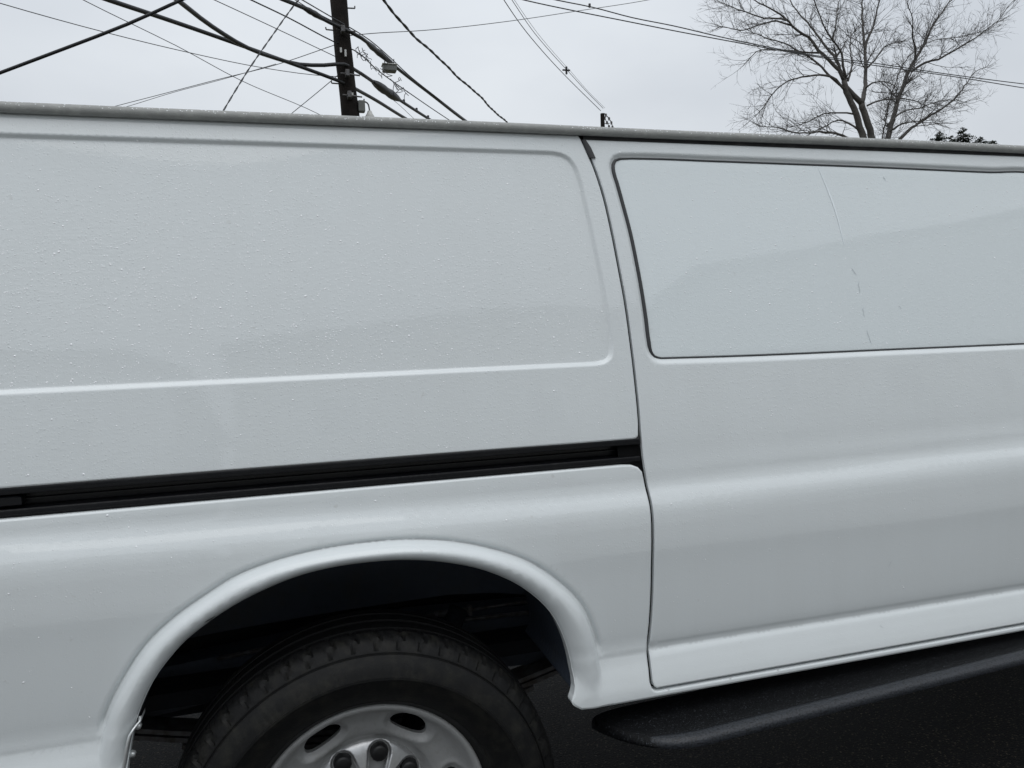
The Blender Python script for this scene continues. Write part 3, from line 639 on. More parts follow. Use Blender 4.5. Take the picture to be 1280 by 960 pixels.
# --- rain drops standing on the paint (too many to count: one part)
dm = MB(); dome = []
for r, h in ((1, 0), (.8, .20), (.42, .36)):
    dome += [(r*math.cos(2*math.pi*k/8), h, r*math.sin(2*math.pi*k/8)) for k in range(8)]
dome.append((0, .40, 0)); dome = np.array(dome)
df = [(r*8+k, r*8+(k+1) % 8, r*8+8+(k+1) % 8, r*8+8+k) for r in range(2) for k in range(8)]+[(16+k, 16+(k+1) % 8, 24) for k in range(8)]
def drops(n, x0, x1, z0, z1, Yf, region, dens):
    P = np.stack([RNG.uniform(x0, x1, n), RNG.uniform(z0, z1, n)], 1); P = P[inside(P, region)]
    P = P[RNG.uniform(0, 1, len(P)) < dens(P)]
    h = .001; y = Yf(P); nx = (Yf(P+[h, 0])-y)/h; nz = (Yf(P+[0, h])-y)/h
    for p, q, a, b in zip(P, y, nx, nz):
        nr = np.array([a, -1, b]); nr /= np.linalg.norm(nr); t1 = np.array([1, a, 0.]); t1 /= np.linalg.norm(t1); t2 = np.cross(nr, t1)
        r = .0005+.0008*RNG.random()**2+(.0008 if RNG.random() < .04 else 0); sx, sz = r*RNG.uniform(.85, 1.3), r*RNG.uniform(.85, 1.2)
        W = np.array([p[0], q, p[1]])+dome[:, [0]]*t1*sx+dome[:, [2]]*t2*sz+dome[:, [1]]*nr*r
        dm.add(W, df)
clump = lambda P: .5+.5*np.sin(P[:, 0]*7+2*np.sin(P[:, 1]*9))*np.sin(P[:, 1]*13+P[:, 0]*3)
drops(16500, -.62, .70, 1.075, 1.725, Y_up, qrec+[], lambda P: (.25+.6*clump(P))*np.where(P[:, 1] > 1.5, .7, 1))
drops(3600, -.62, .70, 1.075, 1.725, Y_up, [(-1.1,1.075),(.69,1.075),(.63,1.72),(-1.1,1.72)], lambda P: .2+.5*clump(P))
drops(1500, -.62, .70, .63, 1.02, Y_lo, [(-1,.93),(.69,.93),(.69,1.02),(-1,1.02)], lambda P: .3+.5*clump(P))
drops(420, -.62, .70, .93*0+.66, .93, Y_lo, [(-1,.92),(.69,.92),(.69,.93),(.69,.66),(.60,.66),(.3,.95),(-.1,.93),(-.38,.62),(-1,.62)], lambda P: .12+.3*clump(P))
drops(6500, .70, 1.95, 1.24, 1.675, Y_plug, win, lambda P: .15+.5*clump(P))
drops(1700, .70, 1.95, .60, 1.235, Y_door, [(.71,.60),(1.95,.60),(1.95,1.22),(.76,1.22),(.72,1.2)], lambda P: .10+.35*clump(P))
drops(700, .66, 1.95, 1.69, 1.715, Y_door, [(.66,1.69),(1.95,1.69),(1.95,1.715),(.66,1.715)], lambda P: .6+0*P[:, 0])
for x in RNG.uniform(-.6, 2.0, 600):
    th = RNG.uniform(.1, 1.3); r = RNG.uniform(.0005, .0012); W = np.array([x, .148-.0088*math.cos(th), 1.7368+.0095*math.sin(th)])
    dm.add(W+dome[:, [0]]*np.array([1, 0, 0])*r*1.3+dome[:, [2]]*np.array([0, math.sin(th), math.cos(th)])*r+dome[:, [1]]*np.array([0, -math.cos(th), math.sin(th)])*r, df)
od = dm.build('rain_drops', M['drop'], van, True); od['kind'] = 'stuff'

# ================================================================== POLES AND WIRES
PT, PB = Vector((0.998,11,6.468)), Vector((1.091,11,4.748))
pd = (PT-PB).normalized()
pole = empty('utility_pole', tuple(PB+pd*((GZ-PB.z)/pd.z)))
tag(pole, 'dark wooden utility pole leaning left behind the van roof, cables crossing it', 'utility pole')
def on_pole(z, dx=0, dy=0): p = PB+pd*((z-PB.z)/pd.z); return (p.x+dx-pole.location.x, p.y+dy-pole.location.y, p.z-pole.location.z)
zz = np.linspace(GZ-.3, 9.6, 40); MB().tube([on_pole(z, .006*math.sin(z*3), 0) for z in zz], [.158-.0045*z+.004*math.sin(z*7) for z in zz], 14).build('pole_shaft', M['pole'], pole, 40)
for z, s in ((6.35, 1), (6.0, -1), (5.2, -1), (4.95, 1)):
    mb = MB().tube([on_pole(z, s*.12, -.02), on_pole(z, s*.235, -.03)], .011, 6); mb.tube([on_pole(z, s*.235, -.03), on_pole(z+.035, s*.237, -.03)], .011, 6); mb.build('step_bolt', M['steel'], pole)
for z, dx, hgt in ((5.62, .01, .10), (5.66, -.055, .07), (5.0, .05, .06)):
    a = on_pole(z, dx, -.175); MB().box((a[0]-.014, a[1], a[2]-hgt/2), (a[0]+.014, a[1]+.035, a[2]+hgt/2)).build('pole_tag', M['tag'], pole)
for z in (5.95, 5.30, 4.98):
    a = on_pole(z, 0, -.15); mb = MB().box((a[0]-.03, a[1]-.12, a[2]-.05), (a[0]+.03, a[1]+.04, a[2]+.05), .01); mb.tube([(a[0]-.10, a[1]-.06, a[2]), (a[0]+.19, a[1]-.06, a[2]-.02)], .012, 6); mb.build('cable_clamp', M['steel'], pole)
a = on_pole(4.86, .185, -.05); mb = MB().box((a[0]-.05, a[1]-.05, a[2]-.09), (a[0]+.05, a[1]+.05, a[2]+.09), .015); mb.build('terminal_block', M['box'], pole)
b = on_pole(4.74, .30, -.05)
MB().tube(catmull([(a[0]+.02, a[1], a[2]+.09), (a[0]+.09, a[1], a[2]+.06), (b[0], b[1], b[2]+.06), (b[0]+.01, b[1], b[2])], .03), .012, 6).build('ground_lead', M['wire'], pole, True)
mb = MB().lathe([(0,.06),(.03,.06),(.045,.02),(.07,-.02),(.07,-.05),(0,-.05)], b, 10, 'z'); mb.build('guy_insulator', M['tag'], pole, 40)
# loose wire ends and drop loops where the cables tie off
mb = MB(); rr_ = random.Random(3)
for q in range(16):
    s0 = rr_.random(); c0 = Vector(on_pole(5.93-.48*s0-.25*rr_.random()*(1-s0), .17+.75*s0, -.15+.9*s0)); pts = [c0]
    for k in range(5): pts.append(pts[-1]+Vector((rr_.uniform(-.05, .08), rr_.uniform(-.03, .03), rr_.uniform(-.10, .05))))
    mb.tube(catmull([tuple(p) for p in pts], .04), .0055, 4)
mb.build('drop_wire_tangle', M['wire'], pole, True)['kind'] = 'stuff'
WIRES = [
('overhead_wire','flattest thin grey wire crossing the upper left sky to the pole',0.0055,'plain',[(-3.149,8,5.014),(-2.833,8.378,5.048),(-1.975,9.192,5.106),(-1.232,9.751,5.141),(-0.146,10.429,5.192),(0.597,10.825,5.26),(0.954,11,5.312)]),
('overhead_wire','thin wire slanting from the top under the thick cables to the van gutter',0.0055,'plain',[(-2.499,9,5.582),(-2.229,9.436,5.564),(-1.802,10.008,5.534),(-1.318,10.561,5.474),(-0.52,11.351,5.292),(0.662,12.271,5.089),(1.707,13,4.746)]),
('overhead_cable','thick black cable rising from the left edge to the top, crossing the others',0.017,'plain',[(-3.089,7.4,3.775),(-2.575,7.323,3.984),(-1.98,7.235,4.221),(-1.374,7.147,4.47),(-0.895,7.077,4.696),(-0.363,7,4.958)]),
('overhead_cable','thickest lower black cable sagging from the top left past the front of the leaning pole',0.028,'plain',[(-2.149,7,4.84),(-1.685,8,5.023),(-1.342,8.6,5.133),(-0.799,9.4,5.248),(-0.131,10.1,5.281),(0.415,10.5,5.249),(0.922,10.78,5.181),(1.386,11.6,5.258),(2.322,13.5,5.423),(3.899,17,5.885),(15.028,34,7.051)]),
('overhead_cable','thick black cable swooping from the top to the pole, fat splice beyond',0.028,'plain',[(-1.109,7,4.845),(-0.97,7.8,5),(-0.697,8.7,5.081),(-0.322,9.5,5.134),(0.027,10.1,5.226),(0.361,10.5,5.297),(0.715,10.7,5.373),(1.02,10.8,5.442),(1.201,11.1,5.468),(1.794,12.2,5.524),(2.971,14.5,5.703),(4.731,18,6.074),(15.041,34,7.515)]),
('overhead_wire','fainter thin wire meeting the pole just above the swooping thick cable',0.006,'plain',[(-1.146,9,5.702),(-0.704,9.505,5.718),(0.103,10.289,5.684),(0.968,11,5.59)]),
('overhead_cable','medium black wire passing the pole halfway up and running on down to the right',0.01,'plain',[(-0.697,8.5,5.545),(-0.244,9.3,5.672),(0.217,10,5.758),(0.881,10.8,5.765),(1.229,11.25,5.815),(1.673,12.2,5.867),(2.654,14,5.958),(3.707,16,6.117),(15.048,34,7.747)]),
('overhead_cable','black lashed bundle of telephone cables running past the pole down to the gutter',0.029,'plain',[(-0.258,8.8,5.676),(0.148,9.5,5.796),(0.44,10,5.905),(0.647,10.3,5.929),(0.829,10.7,6.006),(1.141,10.82,5.933),(1.638,11.8,6.033),(2.177,12.8,6.065),(3.035,14.3,6.112),(4.078,16,6.115),(6.389,20,6.603),(15.067,34,8.442)]),
('overhead_wire','upper thin strand running just above the black cable bundle',0.009,'plain',[(0.025,8.8,5.701),(0.416,9.8,5.93),(0.856,10.7,6.089),(1.184,11,6.051),(1.505,11.5,6.084),(1.796,12,6.087),(2.352,13,6.068),(3.136,14.4,6.115),(4.199,16.2,6.155),(15.072,34,8.596)]),
('overhead_wire','thin strand tight above the cable bundle left of the pole',0.007,'plain',[(-0.05,8.8,5.714),(0.284,9.6,5.859),(0.845,10.75,6.061),(1.154,10.95,6.018)]),
('service_drop','twisted wire slanting steeply down left from the cable bundle',0.006,'twist',[(0.305,9.75,5.837),(-0.01,9.5,5.31),(-0.332,9.3,4.781),(-0.641,9.1,4.214),(-0.893,9,3.775)]),
('service_drop','upper of two thin wires rising left to right from gutter to pole',0.006,'plain',[(-4.36,16,5.688),(-2.871,14.8,5.773),(-1.949,14,5.803),(-0.98,13,5.784),(0.026,12,5.768),(0.954,11,5.806)]),
('service_drop','lower of two thin wires rising left to right from gutter to pole',0.005,'plain',[(-4.076,16,5.699),(-2.651,14.8,5.784),(-1.814,14,5.824),(-0.921,13.1,5.818),(0.026,12.02,5.788)]),
('service_drop','short thin wire slanting from the pole down left to the van gutter',0.006,'plain',[(0.994,11,5.387),(0.83,11.2,5.295),(0.555,11.6,5.165),(0.278,12,5.037),(-0.234,12.6,4.765)]),
('service_drop','short stray wire dropping from the pole beside the lowest thick cable',0.0045,'plain',[(1.3,11,5.404),(1.611,11.8,5.446),(2.21,13.2,5.556),(2.574,14,5.568),(4.111,18,6.133)]),
('overhead_wire','single thin wire leaving the pole to the right and rising to the top edge',0.0065,'plain',[(1.081,11,5.935),(1.489,11.319,6.117),(2.505,12.039,6.508),(4.448,13.208,7.264),(6.112,14.063,7.912),(8.255,15.026,8.709),(10.715,16,9.694)]),
('service_drop','kinked black twisted cable falling alone, to the right of the leaning pole',0.015,'kink',[(1.408,11,6.91),(1.808,12,6.943),(2.388,13,6.886),(2.934,14,6.916),(3.539,15,6.925),(4.729,17,6.957),(6.077,19.5,7.084),(9.359,25,7.606),(15.078,34,8.827)]),
('overhead_wire','left wire of the steep trio running down to the small far pole',0.015,'plain',[(5.77,20,11.397),(7.126,22.827,11.798),(8.612,25.483,12.008),(10.159,27.849,12.093),(11.734,29.993,12.078),(13.551,32.222,11.968),(15.119,34,11.794)]),
('overhead_wire','middle wire of the steep trio running down to the small far pole',0.012,'plain',[(5.955,20,11.414),(7.434,22.966,11.88),(9.189,26.053,12.121),(10.605,28.171,12.202),(12.033,30.107,12.198),(13.562,32.043,12.094),(15.248,34,11.914)]),
('overhead_wire','right faint wire of the steep trio running down to the small far pole',0.007,'plain',[(6.046,20,11.379),(7.485,22.87,11.845),(9.444,26.267,12.132),(10.894,28.416,12.211),(12.144,30.114,12.206),(13.713,32.126,12.09),(15.333,34,11.937)]),
('overhead_wire','upper wire of the pair crossing in front of the bare tree',0.013,'plain',[(5.016,15,8.649),(6.072,15.146,8.578),(6.977,15.265,8.543),(8.025,15.399,8.446),(9.121,15.531,8.397),(10.504,15.691,8.293),(13.243,15.981,8.149),(15.696,16.217,8.134),(18.052,16.426,8.084),(21.253,16.687,8.052),(25.509,17,8.058)]),
('overhead_wire','lower wire of the pair crossing in front of the bare tree',0.013,'plain',[(4.302,15,8.604),(5.325,15.14,8.513),(6.601,15.303,8.44),(7.846,15.454,8.382),(9.158,15.604,8.316),(11.02,15.805,8.236),(13.542,16.055,8.132),(16.59,16.328,8.076),(18.694,16.502,8.034),(21.271,16.702,7.942),(25.516,17,7.836)])]
FAT = {3: .028, 4: .028, 7: .029}
cables = []
for i, (nm, lab, rad, sty, pts) in enumerate(WIRES):
    pts = [Vector(p) for p in pts]
    def run_on(a, b):                                       # the line goes on beyond the picture at a gentle slope
        d = (a-b); d.z = max(-.04, min(.7, d.z/max(.01, math.hypot(d.x, d.y))))*math.hypot(d.x, d.y); d.normalize(); return [a+d*5, a+d*14]
    if i not in (13, 14, 15, 16): pts = run_on(pts[0], pts[1])[::-1]+pts
    if i == 16: pts = run_on(pts[0], pts[1])[::-1]+pts
    if i in (2, 10, 13, 15, 20, 21): pts = pts+run_on(pts[-1], pts[-2])
    P = catmull([tuple(p) for p in pts], .25 if sty != 'kink' else .6); mb = MB()
    if sty == 'twist':
        L = np.concatenate([[0], np.cumsum(np.linalg.norm(np.diff(P, axis=0), axis=1))]); s = np.arange(0, L[-1], .035); Q = np.stack([np.interp(s, L, P[:, k]) for k in range(3)], 1)
        for ph in (0, math.pi): mb.tube(Q+np.stack([np.cos(s*20+ph)*.006, 0*s, np.sin(s*20+ph)*.006], 1), .0055, 5)
    elif sty == 'kink':
        L = np.concatenate([[0], np.cumsum(np.linalg.norm(np.diff(P, axis=0), axis=1))]); s = np.arange(0, L[-1], .12); Q = np.stack([np.interp(s, L, P[:, k]) for k in range(3)], 1)
        wob = .012*np.sin(s*2.2)+.005*np.sin(s*5.1+1); Q = Q+np.stack([wob, 0*s, .6*wob], 1)
        for ph in (0, math.pi): mb.tube(Q+np.stack([np.cos(s*9+ph)*.011, 0*s, np.sin(s*9+ph)*.011], 1), .017, 5)
    else: mb.tube(P, rad, 8 if rad > .015 else 5)
    o = mb.build(nm, M['cable'] if rad > .009 else M['wire'], None, True)
    tag(o, lab, 'cable' if nm == 'overhead_cable' else 'wire', {'overhead_cable': 'thick cables on the pole line', 'overhead_wire': 'thin overhead wires', 'service_drop': 'service drop wires'}[nm]); cables.append((o, P))
# splices and clamps that belong to a cable
def along(P, p0, p1, n=9):
    a = int(np.argmin(np.linalg.norm(P-np.array(p0), axis=1))); b = int(np.argmin(np.linalg.norm(P-np.array(p1), axis=1))); a, b = min(a, b), max(a, b); b = max(b, a+1)
    s = np.linspace(a, b, n); return np.stack([np.interp(s, np.arange(len(P)), P[:, k]) for k in range(3)], 1)
sp = along(cables[4][1], (1.589,11.8,5.536), (2.171,13,5.627)); MB().tube(sp, [.035,.06,.072,.076,.066,.076,.074,.06,.035], 12).build('splice_case', M['cable'], cables[4][0], 40)
for u in ((2.23,13.1,5.645), (2.549,13.8,5.696), (2.904,14.4,5.705)):
    q = along(cables[4][1], u, u, 2); MB().box(tuple(q[0]-[.02,.03,.02]), tuple(q[0]+[.02,.03,.06]), .01).build('cable_clamp', M['cable'], cables[4][0])
sp = along(cables[7][1], (0.482,10,5.887), (0.724,10.5,5.956)); MB().tube(sp, [.03,.036,.044,.04,.046,.04,.038,.034,.03], 10).build('splice_case', M['cable'], cables[7][0], 40)
sp = along(cables[7][1], (1.439,11.4,5.981), (2.022,12.5,6.055)); MB().tube(sp, [.03,.042,.052,.044,.056,.05,.046,.04,.03], 10).build('splice_case', M['cable'], cables[7][0], 40)
bx = Vector((1.921,12.3,5.914)); tb = empty('terminal_box', tuple(bx))
tag(tb, 'small grey terminal box hanging under the black cable bundle right of the pole', 'terminal box')
MB().box((-.12,-.08,-.055), (.115,.08,.05), .015).build('box_body', M['box'], tb)
MB().box((-.135,-.095,.05), (.13,.095,.068), .008).build('box_lid', M['tag'], tb)
for x in (-.08, .08): MB().tube([(x, 0, .06), (x, 0, .17)], .009, 5).build('hanger', M['steel'], tb)
# small far pole with its insulators
fpb = Vector((15.199,34,11.665)); fpole = empty('utility_pole', (fpb.x, fpb.y, GZ))
tag(fpole, 'small far utility pole peeking over the van roof right of the door seam', 'utility pole')
hh_ = fpb.z-GZ; MB().tube([(0, 0, -.3), (0, 0, hh_*.5), (0, 0, hh_)], [.16, .125, .10], 10).build('pole_shaft', M['pole'], fpole, 40)
arm = catmull([(.08,0,hh_+.02),(.32,.1,hh_-.12),(.55,.2,hh_-.36),(.66,.3,hh_-.66),(.70,.35,hh_-.95)], .1); MB().tube(arm, .022, 6).build('cable_loop', M['wire'], fpole, True)
arm2 = catmull([(.06,0,hh_-.1),(.22,.1,hh_-.3),(.42,.2,hh_-.55),(.50,.3,hh_-.9)], .1); MB().tube(arm2, .018, 6).build('cable_loop', M['wire'], fpole, True)
MB().tube([(.05,0,hh_-.48),(.44,.2,hh_-.40)], .018, 5).build('brace', M['wire'], fpole)
for A in (arm, arm2):
    for q in A[1:-1:2]: MB().lathe([(0,.07),(.035,.07),(.06,.02),(.045,-.03),(.06,-.07),(0,-.07)], tuple(q), 8, 'z').build('insulator', M['steel'], fpole, 40)
sx = Vector((11.696,29.5,12.047)); spc = empty('wire_spacer', tuple(sx)); tag(spc, 'small black spacer clamping the steep trio of wires above the far pole', 'wire spacer')
MB().box((-.035,-.03,-.16), (.035,.03,.16), .01).build('spacer_bar', M['cable'], spc); MB().box((-.17,-.03,-.02), (.16,.03,.04), .01).build('spacer_arm', M['cable'], spc)
sx = Vector((7.141,15.8,8.806)); MB().lathe([(0,.05),(.03,.04),(.03,-.04),(0,-.05)], tuple(sx-Vector(cables[20][0].location)), 8, 'z').build('wire_clip', M['cable'], cables[20][0])

# ================================================================== TREES
tree = empty('bare_tree', (18.43, 20, GZ)); tag(tree, 'large leafless tree with several stems rising behind the van roof at right', 'tree')
T0 = Vector((18.43, 20, GZ))
LIMBS = [
(0.1485,0.081675,[(18.414,20,7.13),(18.268,20,7.535),(18.036,20,8.139),(17.744,20,8.658),(17.653,20,8.982)]),
(0.1375,0.09625,[(18.739,20,7.115),(18.582,20,7.65),(18.426,20,8.028),(18.333,20,8.305)]),
(0.0825,0.01,[(18.333,20,8.305),(18.653,20.225,8.849),(18.96,20.543,9.641),(19.14,20.787,10.257),(19.34,21.094,11.041),(19.544,21.387,11.808),(19.729,21.583,12.33),(20.012,21.949,13.322)]),
(0.0495,0.01,[(19.14,20.787,10.257),(19.244,20.795,10.635),(19.515,20.806,11.157),(19.724,20.821,11.888),(20.001,20.837,12.705)]),
(0.0935,0.06545,[(18.333,20,8.305),(17.991,20,8.569),(17.745,20,8.81),(17.653,20,8.982)]),
(0.0935,0.01,[(19.312,20,7.083),(19.797,20.269,7.901),(20.299,20.53,8.709),(20.748,20.745,9.385),(21.188,20.928,9.953),(21.602,21.077,10.409),(22.115,21.252,10.942),(22.69,21.485,11.704),(23.203,21.644,12.195),(23.82,21.83,12.769),(24.602,22.095,13.659)]),
(0.04675,0.01,[(21.188,20.928,9.764),(21.499,20.687,10),(21.882,20.456,10.08),(22.272,20.173,10.301),(22.641,19.892,10.53),(23.015,19.569,10.828),(23.246,19.352,11.038),(23.343,19.084,11.404)]),
(0.031,0.01,[(22.08,21.252,10.884),(22.653,21.337,11.092),(23.438,21.447,11.255),(24.602,21.607,11.534),(25.451,21.725,11.827)]),
(0.0372,0.01,[(21.323,20.928,10.151),(21.275,20.808,10.537),(20.994,20.691,10.877),(20.885,20.542,11.343),(20.504,20.384,11.775)]),
(0.0605,0.01,[(19.633,20,6.989),(20.473,20.237,7.603),(21.252,20.425,8.016),(22.041,20.606,8.393),(22.672,20.751,8.725),(23.241,20.897,9.126),(23.749,21.045,9.587),(24.305,21.198,10.06),(24.957,21.328,10.311)]),
(0.0372,0.01,[(19.44,20,7.451),(19.482,19.457,7.57),(19.583,18.9,7.503),(19.601,18.568,7.539)]),
(0.0372,0.01,[(19.44,20,7.451),(19.808,20.624,7.995),(20.322,21.122,8.476),(20.991,21.635,8.954)]),
(0.0434,0.01,[(17.683,20,8.693),(17.192,20.034,9.103),(16.551,20.065,9.099),(15.945,20.095,8.992),(15.517,20.118,8.827),(15.206,20.137,8.606),(14.942,20.158,8.314),(14.787,20.173,8.089),(14.524,20.193,7.81)]),
(0.04675,0.01,[(17.499,20,8.847),(17.257,20.246,9.214),(17.063,20.507,9.669),(16.785,20.743,9.987),(16.497,20.973,10.279),(16.195,21.19,10.516),(15.879,21.393,10.671),(15.596,21.582,10.85),(15.325,21.77,11.056)]),
(0.066,0.01,[(17.653,20,8.982),(17.464,19.992,9.296),(17.062,19.982,9.594),(16.65,19.971,9.888),(16.301,19.961,10.231),(15.853,19.951,10.429),(15.41,19.939,10.757),(14.914,19.927,10.993),(14.282,19.914,11.2),(13.66,19.899,11.427)]),
(0.031,0.01,[(15.496,19.939,10.703),(14.993,19.88,10.703),(14.589,19.834,10.654),(13.901,19.748,10.746),(13.006,19.633,10.887)]),
(0.031,0.01,[(15.678,19.951,10.551),(15.302,20.239,10.779),(14.864,20.56,10.721),(14.497,20.826,10.657),(13.918,21.222,10.876)]),
(0.0605,0.01,[(17.653,20,8.982),(17.688,20.135,9.254),(17.677,20.404,9.774),(17.552,20.672,10.243),(17.382,20.985,10.783),(17.232,21.259,11.264),(17.041,21.546,11.753),(16.929,21.775,12.177),(16.843,22.13,12.901)]),
(0.0495,0.01,[(17.746,20,9.037),(17.565,19.928,9.419),(17.463,19.857,9.801),(17.052,19.776,10.118),(16.726,19.702,10.436),(16.43,19.621,10.797),(16.191,19.536,11.204),(15.938,19.427,11.734)]),
(0.0372,0.01,[(17.807,20,8.99),(18.443,20.572,9.697),(18.87,21.157,10.448),(19.402,21.713,11.193),(19.968,22.063,11.61)]),
(0.031,0.01,[(17.052,19.776,10.118),(17.657,20.371,10.906),(18.222,20.986,11.755),(19.038,21.664,12.708)]),
(0.0496,0.01,[(18.172,20,6.968),(17.748,19.864,7.099),(17.219,19.704,7.193),(16.477,19.488,7.186),(15.756,19.276,7.082),(15.071,19.069,7.004),(14.433,18.862,7.07),(13.556,18.582,7.01)]),
(0.0341,0.01,[(18.205,20,7.456),(17.885,20.1,7.674),(17.555,20.19,7.787),(17.231,20.287,7.62),(16.877,20.387,7.478),(16.578,20.479,7.311)]),
(0.031,0.01,[(18.082,20,7.937),(17.633,20.207,8.035),(17.201,20.403,8.021),(16.782,20.622,7.818),(16.533,20.742,7.736),(16.188,20.901,7.66)]),
(0.0341,0.01,[(16.694,19.971,9.791),(16.494,20.218,9.864),(16.162,20.621,10.057),(15.898,20.926,10.172),(15.408,21.468,10.252),(15.192,21.92,9.947)]),
(0.0341,0.01,[(18.96,20.543,9.614),(19.604,20.761,10.094),(20.102,20.951,10.563),(20.805,21.135,10.81),(21.34,21.272,10.978)]),
(0.031,0.01,[(18.653,20.225,8.849),(18.528,19.755,8.877),(18.444,19.173,8.742),(18.331,18.612,8.465)]),
(0.0341,0.01,[(18.552,20,8.239),(18.929,19.999,8.385),(19.437,19.997,8.486),(20.339,19.994,8.503),(20.764,19.992,8.392),(21.193,19.991,8.254)]),
(0.031,0.01,[(19.312,20,7.602),(19.949,19.993,8.094),(20.661,19.987,8.255),(21.25,19.982,8.464),(21.981,19.977,8.577),(22.588,19.972,8.525)])]
rt = random.Random(21)
trunk = MB(); tb_ = [(0, 0, -.2), (.03, 0, 1.5), (0, .02, 3.5), (.0, 0, 5.4)]
trunk.tube(catmull(tb_, .3), [.50-.20*i/(len(catmull(tb_, .3))-1) for i in range(len(catmull(tb_, .3)))], 14)
first = {0: (-.12, 0, 5.2), 1: (.10, 0, 5.2), 5+0: None}
tw = MB(); ntw = 0
def grow(p, d, ln, r, lev):
    """one twig: a bent tapered run, with side twigs"""
    global ntw
    n = 4 if lev < 2 else 3; pts = [p]; dd = d.normalized()
    for k in range(n):
        dd = (dd+Vector((rt.uniform(-.22, .22), rt.uniform(-.22, .22), rt.uniform(-.12, .24)))).normalized(); pts.append(pts[-1]+dd*ln/n)
    tw.tube([tuple(q) for q in pts], [r*(1-.75*k/n) for k in range(n+1)], 4 if r > .02 else 3, False); ntw += 1
    if lev >= 3 or ln < .18: return
    kids = max(2, int(ln/(.26 if lev < 2 else .16)))
    for k in range(kids):
        t = rt.uniform(.15, 1.0)*n; i = min(n-1, int(t)); q = pts[i].lerp(pts[i+1], t-i); ax = (pts[i+1]-pts[i]).normalized()
        side = ax.cross(Vector((rt.gauss(0, 1), rt.gauss(0, 1), rt.gauss(0, 1)))).normalized(); an = rt.uniform(.45, 1.0)
        grow(q, ax*math.cos(an)+side*math.sin(an), ln*rt.uniform(.38, .62), max(.0042, r*.55), lev+1)
for li, (r0, r1, pts) in enumerate(LIMBS):
    P = [Vector(p)-T0 for p in pts]
    if li in (0, 1): P = [Vector((-.14 if li == 0 else .12, 0, 5.0))]+P
    if li in (7, 11): P = [Vector((.12, .05, 4.9))]+P
    Q = catmull([tuple(p) for p in P], .18); n = len(Q)
    for k in range(1, n-1): Q[k] += np.array([rt.uniform(-.014, .014), rt.uniform(-.02, .02), rt.uniform(-.014, .014)])
    MB().tube(Q, [r0+(r1-r0)*(k/(n-1))**.8 for k in range(n)], 8 if r0 > .09 else 6).build('limb', M['bark'], tree, True)
    if li in (0, 1): continue
    Lt = sum((Vector(Q[k+1])-Vector(Q[k])).length for k in range(n-1))
    cnt = int(Lt*(9.0 if r0 < .06 else 6.0))
    for c in range(cnt):
        t = rt.uniform(.12 if r0 < .1 else .3, 1)**.8; i = min(n-2, int(t*(n-1))); q = Vector(Q[i]).lerp(Vector(Q[i+1]), rt.random()); ax = (Vector(Q[i+1])-Vector(Q[i])).normalized()
        side = ax.cross(Vector((rt.gauss(0, 1), rt.gauss(0, 1), rt.gauss(0, 1)))).normalized(); an = rt.uniform(.5, 1.05); rl = r0+(r1-r0)*t
        grow(q, ax*math.cos(an)+side*math.sin(an)+Vector((0, 0, .12)), rt.uniform(.55, 1.35)*(1.15-.45*t), max(.0085, rl*.34), 1)
    grow(Vector(Q[-1]), Vector(Q[-1])-Vector(Q[-3]), .9, r1, 1)
trunk.build('trunk', M['bark'], tree, True)
ot_ = tw.build('twigs', M['twig'], tree); ot_['kind'] = 'stuff'

def fir(px, top_z, rad, lab, seed):
    r = random.Random(seed); t = empty('fir_tree', (px[0], px[1], GZ)); tag(t, lab, 'tree', 'dark firs beyond the bare tree')
    MB().tube([(0, 0, -.2), (0, 0, top_z*.6), (0, 0, top_z)], [.30, .16, .02], 8).build('trunk', M['bark'], t, True)
    mb = MB(); H = top_z
    for k in range(520):
        dp = 6.5*r.random()**.85; f = dp/6.5; z = H-dp; R = min(rad, .12+.95*dp)*r.uniform(.6, 1.1); a = r.uniform(0, 2*math.pi); dx, dy = math.cos(a), math.sin(a); tx, ty = -dy, dx; up = .25 if f < .3 else -.1
        n = 6
        for s in range(n):
            q = (s+.6)/n; c = (dx*R*q, dy*R*q, z+R*q*up-.25*R*q*q); w_ = R*.22*(1.1-q)+.06
            for sd in (-1, 1):
                e = (c[0]+sd*tx*w_+dx*w_*.6+r.uniform(-.05, .05), c[1]+sd*ty*w_+dy*w_*.6, c[2]-w_*r.uniform(.1, .5)); g = (c[0]+dx*R/n, c[1]+dy*R/n, c[2]+r.uniform(-.04, .08))
                mb.add([c, e, g], [(0, 1, 2)])
    mb.build('foliage', M['fir'], t)
a = (39.268,36,12.42); fir(a, a[2]-GZ, 3.0, 'taller pointed dark fir just right of the bare tree, tip over the roof', 1)
a = (38.497,37,12.457); fir(a, a[2]-GZ, 2.4, 'narrow dark fir tip behind the right low limb of the bare tree', 2)
a = (41.455,39,12.77); fir(a, a[2]-GZ, 3.6, 'low dark fir between the two pointed firs', 3)
a = (45.951,40,12.863); fir(a, a[2]-GZ, 3.0, 'dark fir furthest right, only its tip showing over the gutter', 9)
a = (42.766,38,12.521); fir(a, a[2]-GZ, 3.4, 'low broad dark fir right of the taller pointed one', 4)

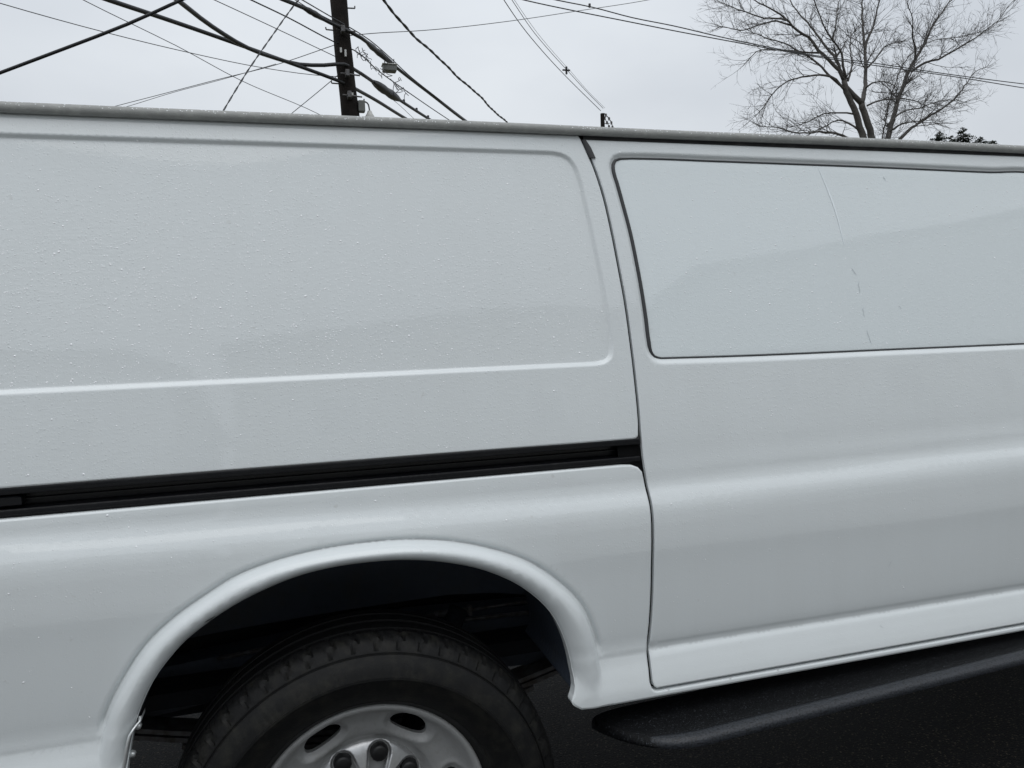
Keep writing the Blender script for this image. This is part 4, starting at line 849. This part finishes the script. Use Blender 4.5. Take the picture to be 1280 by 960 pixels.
# ================================================================== ACROSS THE STREET (mirrored faintly in the paint)
def house(top, y0, y1, wall, lab, floors, doors=1):
    """top = roof outline [(x, z)] seen from the street; the body runs back from y1 to y0"""
    xa, xb = top[0][0], top[-1][0]; cx = (xa+xb)/2; h = empty('house', (cx, (y0+y1)/2, GZ)); tag(h, lab, 'house', 'houses across the street')
    d2 = (y1-y0)/2; n = len(top); T = [(x-cx, z-GZ) for x, z in top]
    poly = [(T[0][0], 0)]+[(x, z-.15) for x, z in T]+[(T[-1][0], 0)]; m = len(poly)
    MB().add([(x, d2, z) for x, z in poly]+[(x, -d2, z) for x, z in poly], [tuple(range(m)), tuple(range(2*m-1, m-1, -1))]+[(i, m+i, m+(i+1) % m, (i+1) % m) for i in range(m)]).build('wall', wall, h)
    e = .3; Tr = [(T[0][0]-e, T[0][1])]+T[1:-1]+[(T[-1][0]+e, T[-1][1])]
    v = [(x, y, z+dz) for y in (d2+e, -d2-e) for dz in (0, -.22) for x, z in Tr]
    f = []
    for i in range(n-1): f += [(i, i+1, 2*n+i+1, 2*n+i), (n+i+1, n+i, 3*n+i, 3*n+i+1), (n+i, n+i+1, i+1, i), (2*n+i, 2*n+i+1, 3*n+i+1, 3*n+i)]
    f += [(0, 2*n, 3*n, n), (n-1, 2*n-1, 4*n-1, 3*n-1)]
    MB().add(v, f).build('roof', M['shingle'], h)
    w2 = (xb-xa)/2; k = max(2, int(w2*2/3))
    for fl in range(floors):
        lev = 1.0+2.6*fl
        for i in range(k):
            x = -w2+(i+.5)*2*w2/k
            if fl == 0 and i == k//2:
                dr = MB().box((x-.5, d2, .1), (x+.5, d2+.06, 2.2)).build('door', M['door'], h); MB().box((x+.35, d2+.06, 1.0), (x+.42, d2+.12, 1.1)).build('handle', M['bright'], dr); continue
            fm = MB()
            for q in ((x-.55,lev-.05,x-.47,lev+1.3),(x+.47,lev-.05,x+.55,lev+1.3),(x-.47,lev-.05,x+.47,lev+.03),(x-.47,lev+1.22,x+.47,lev+1.3)): fm.box((q[0], d2, q[1]), (q[2], d2+.07, q[3]))
            fo = fm.build('window', M['frame'], h); MB().box((x-.47, d2+.002, lev+.03), (x+.47, d2+.03, lev+1.22)).build('pane', M['glass'], fo)
house([(-15, 6.9), (-5.2, 6.45), (-3.2, 6.2), (-2.3, 5.5)], -24, -14, M['siding_b'], 'grey house with a long low roof across the street, leftmost', 2)
house([(-1.2, 6.1), (5.8, 7.15), (7.3, 7.0)], -24, -14, M['siding_a'], 'cream house with a lopsided roof, between the two others across the street', 2)
house([(9.6, 8.25), (21.3, 10.6), (33, 8.3)], -26, -14, M['siding_c'], 'broad white house with a shallow gable across the street, tallest of the three', 2)
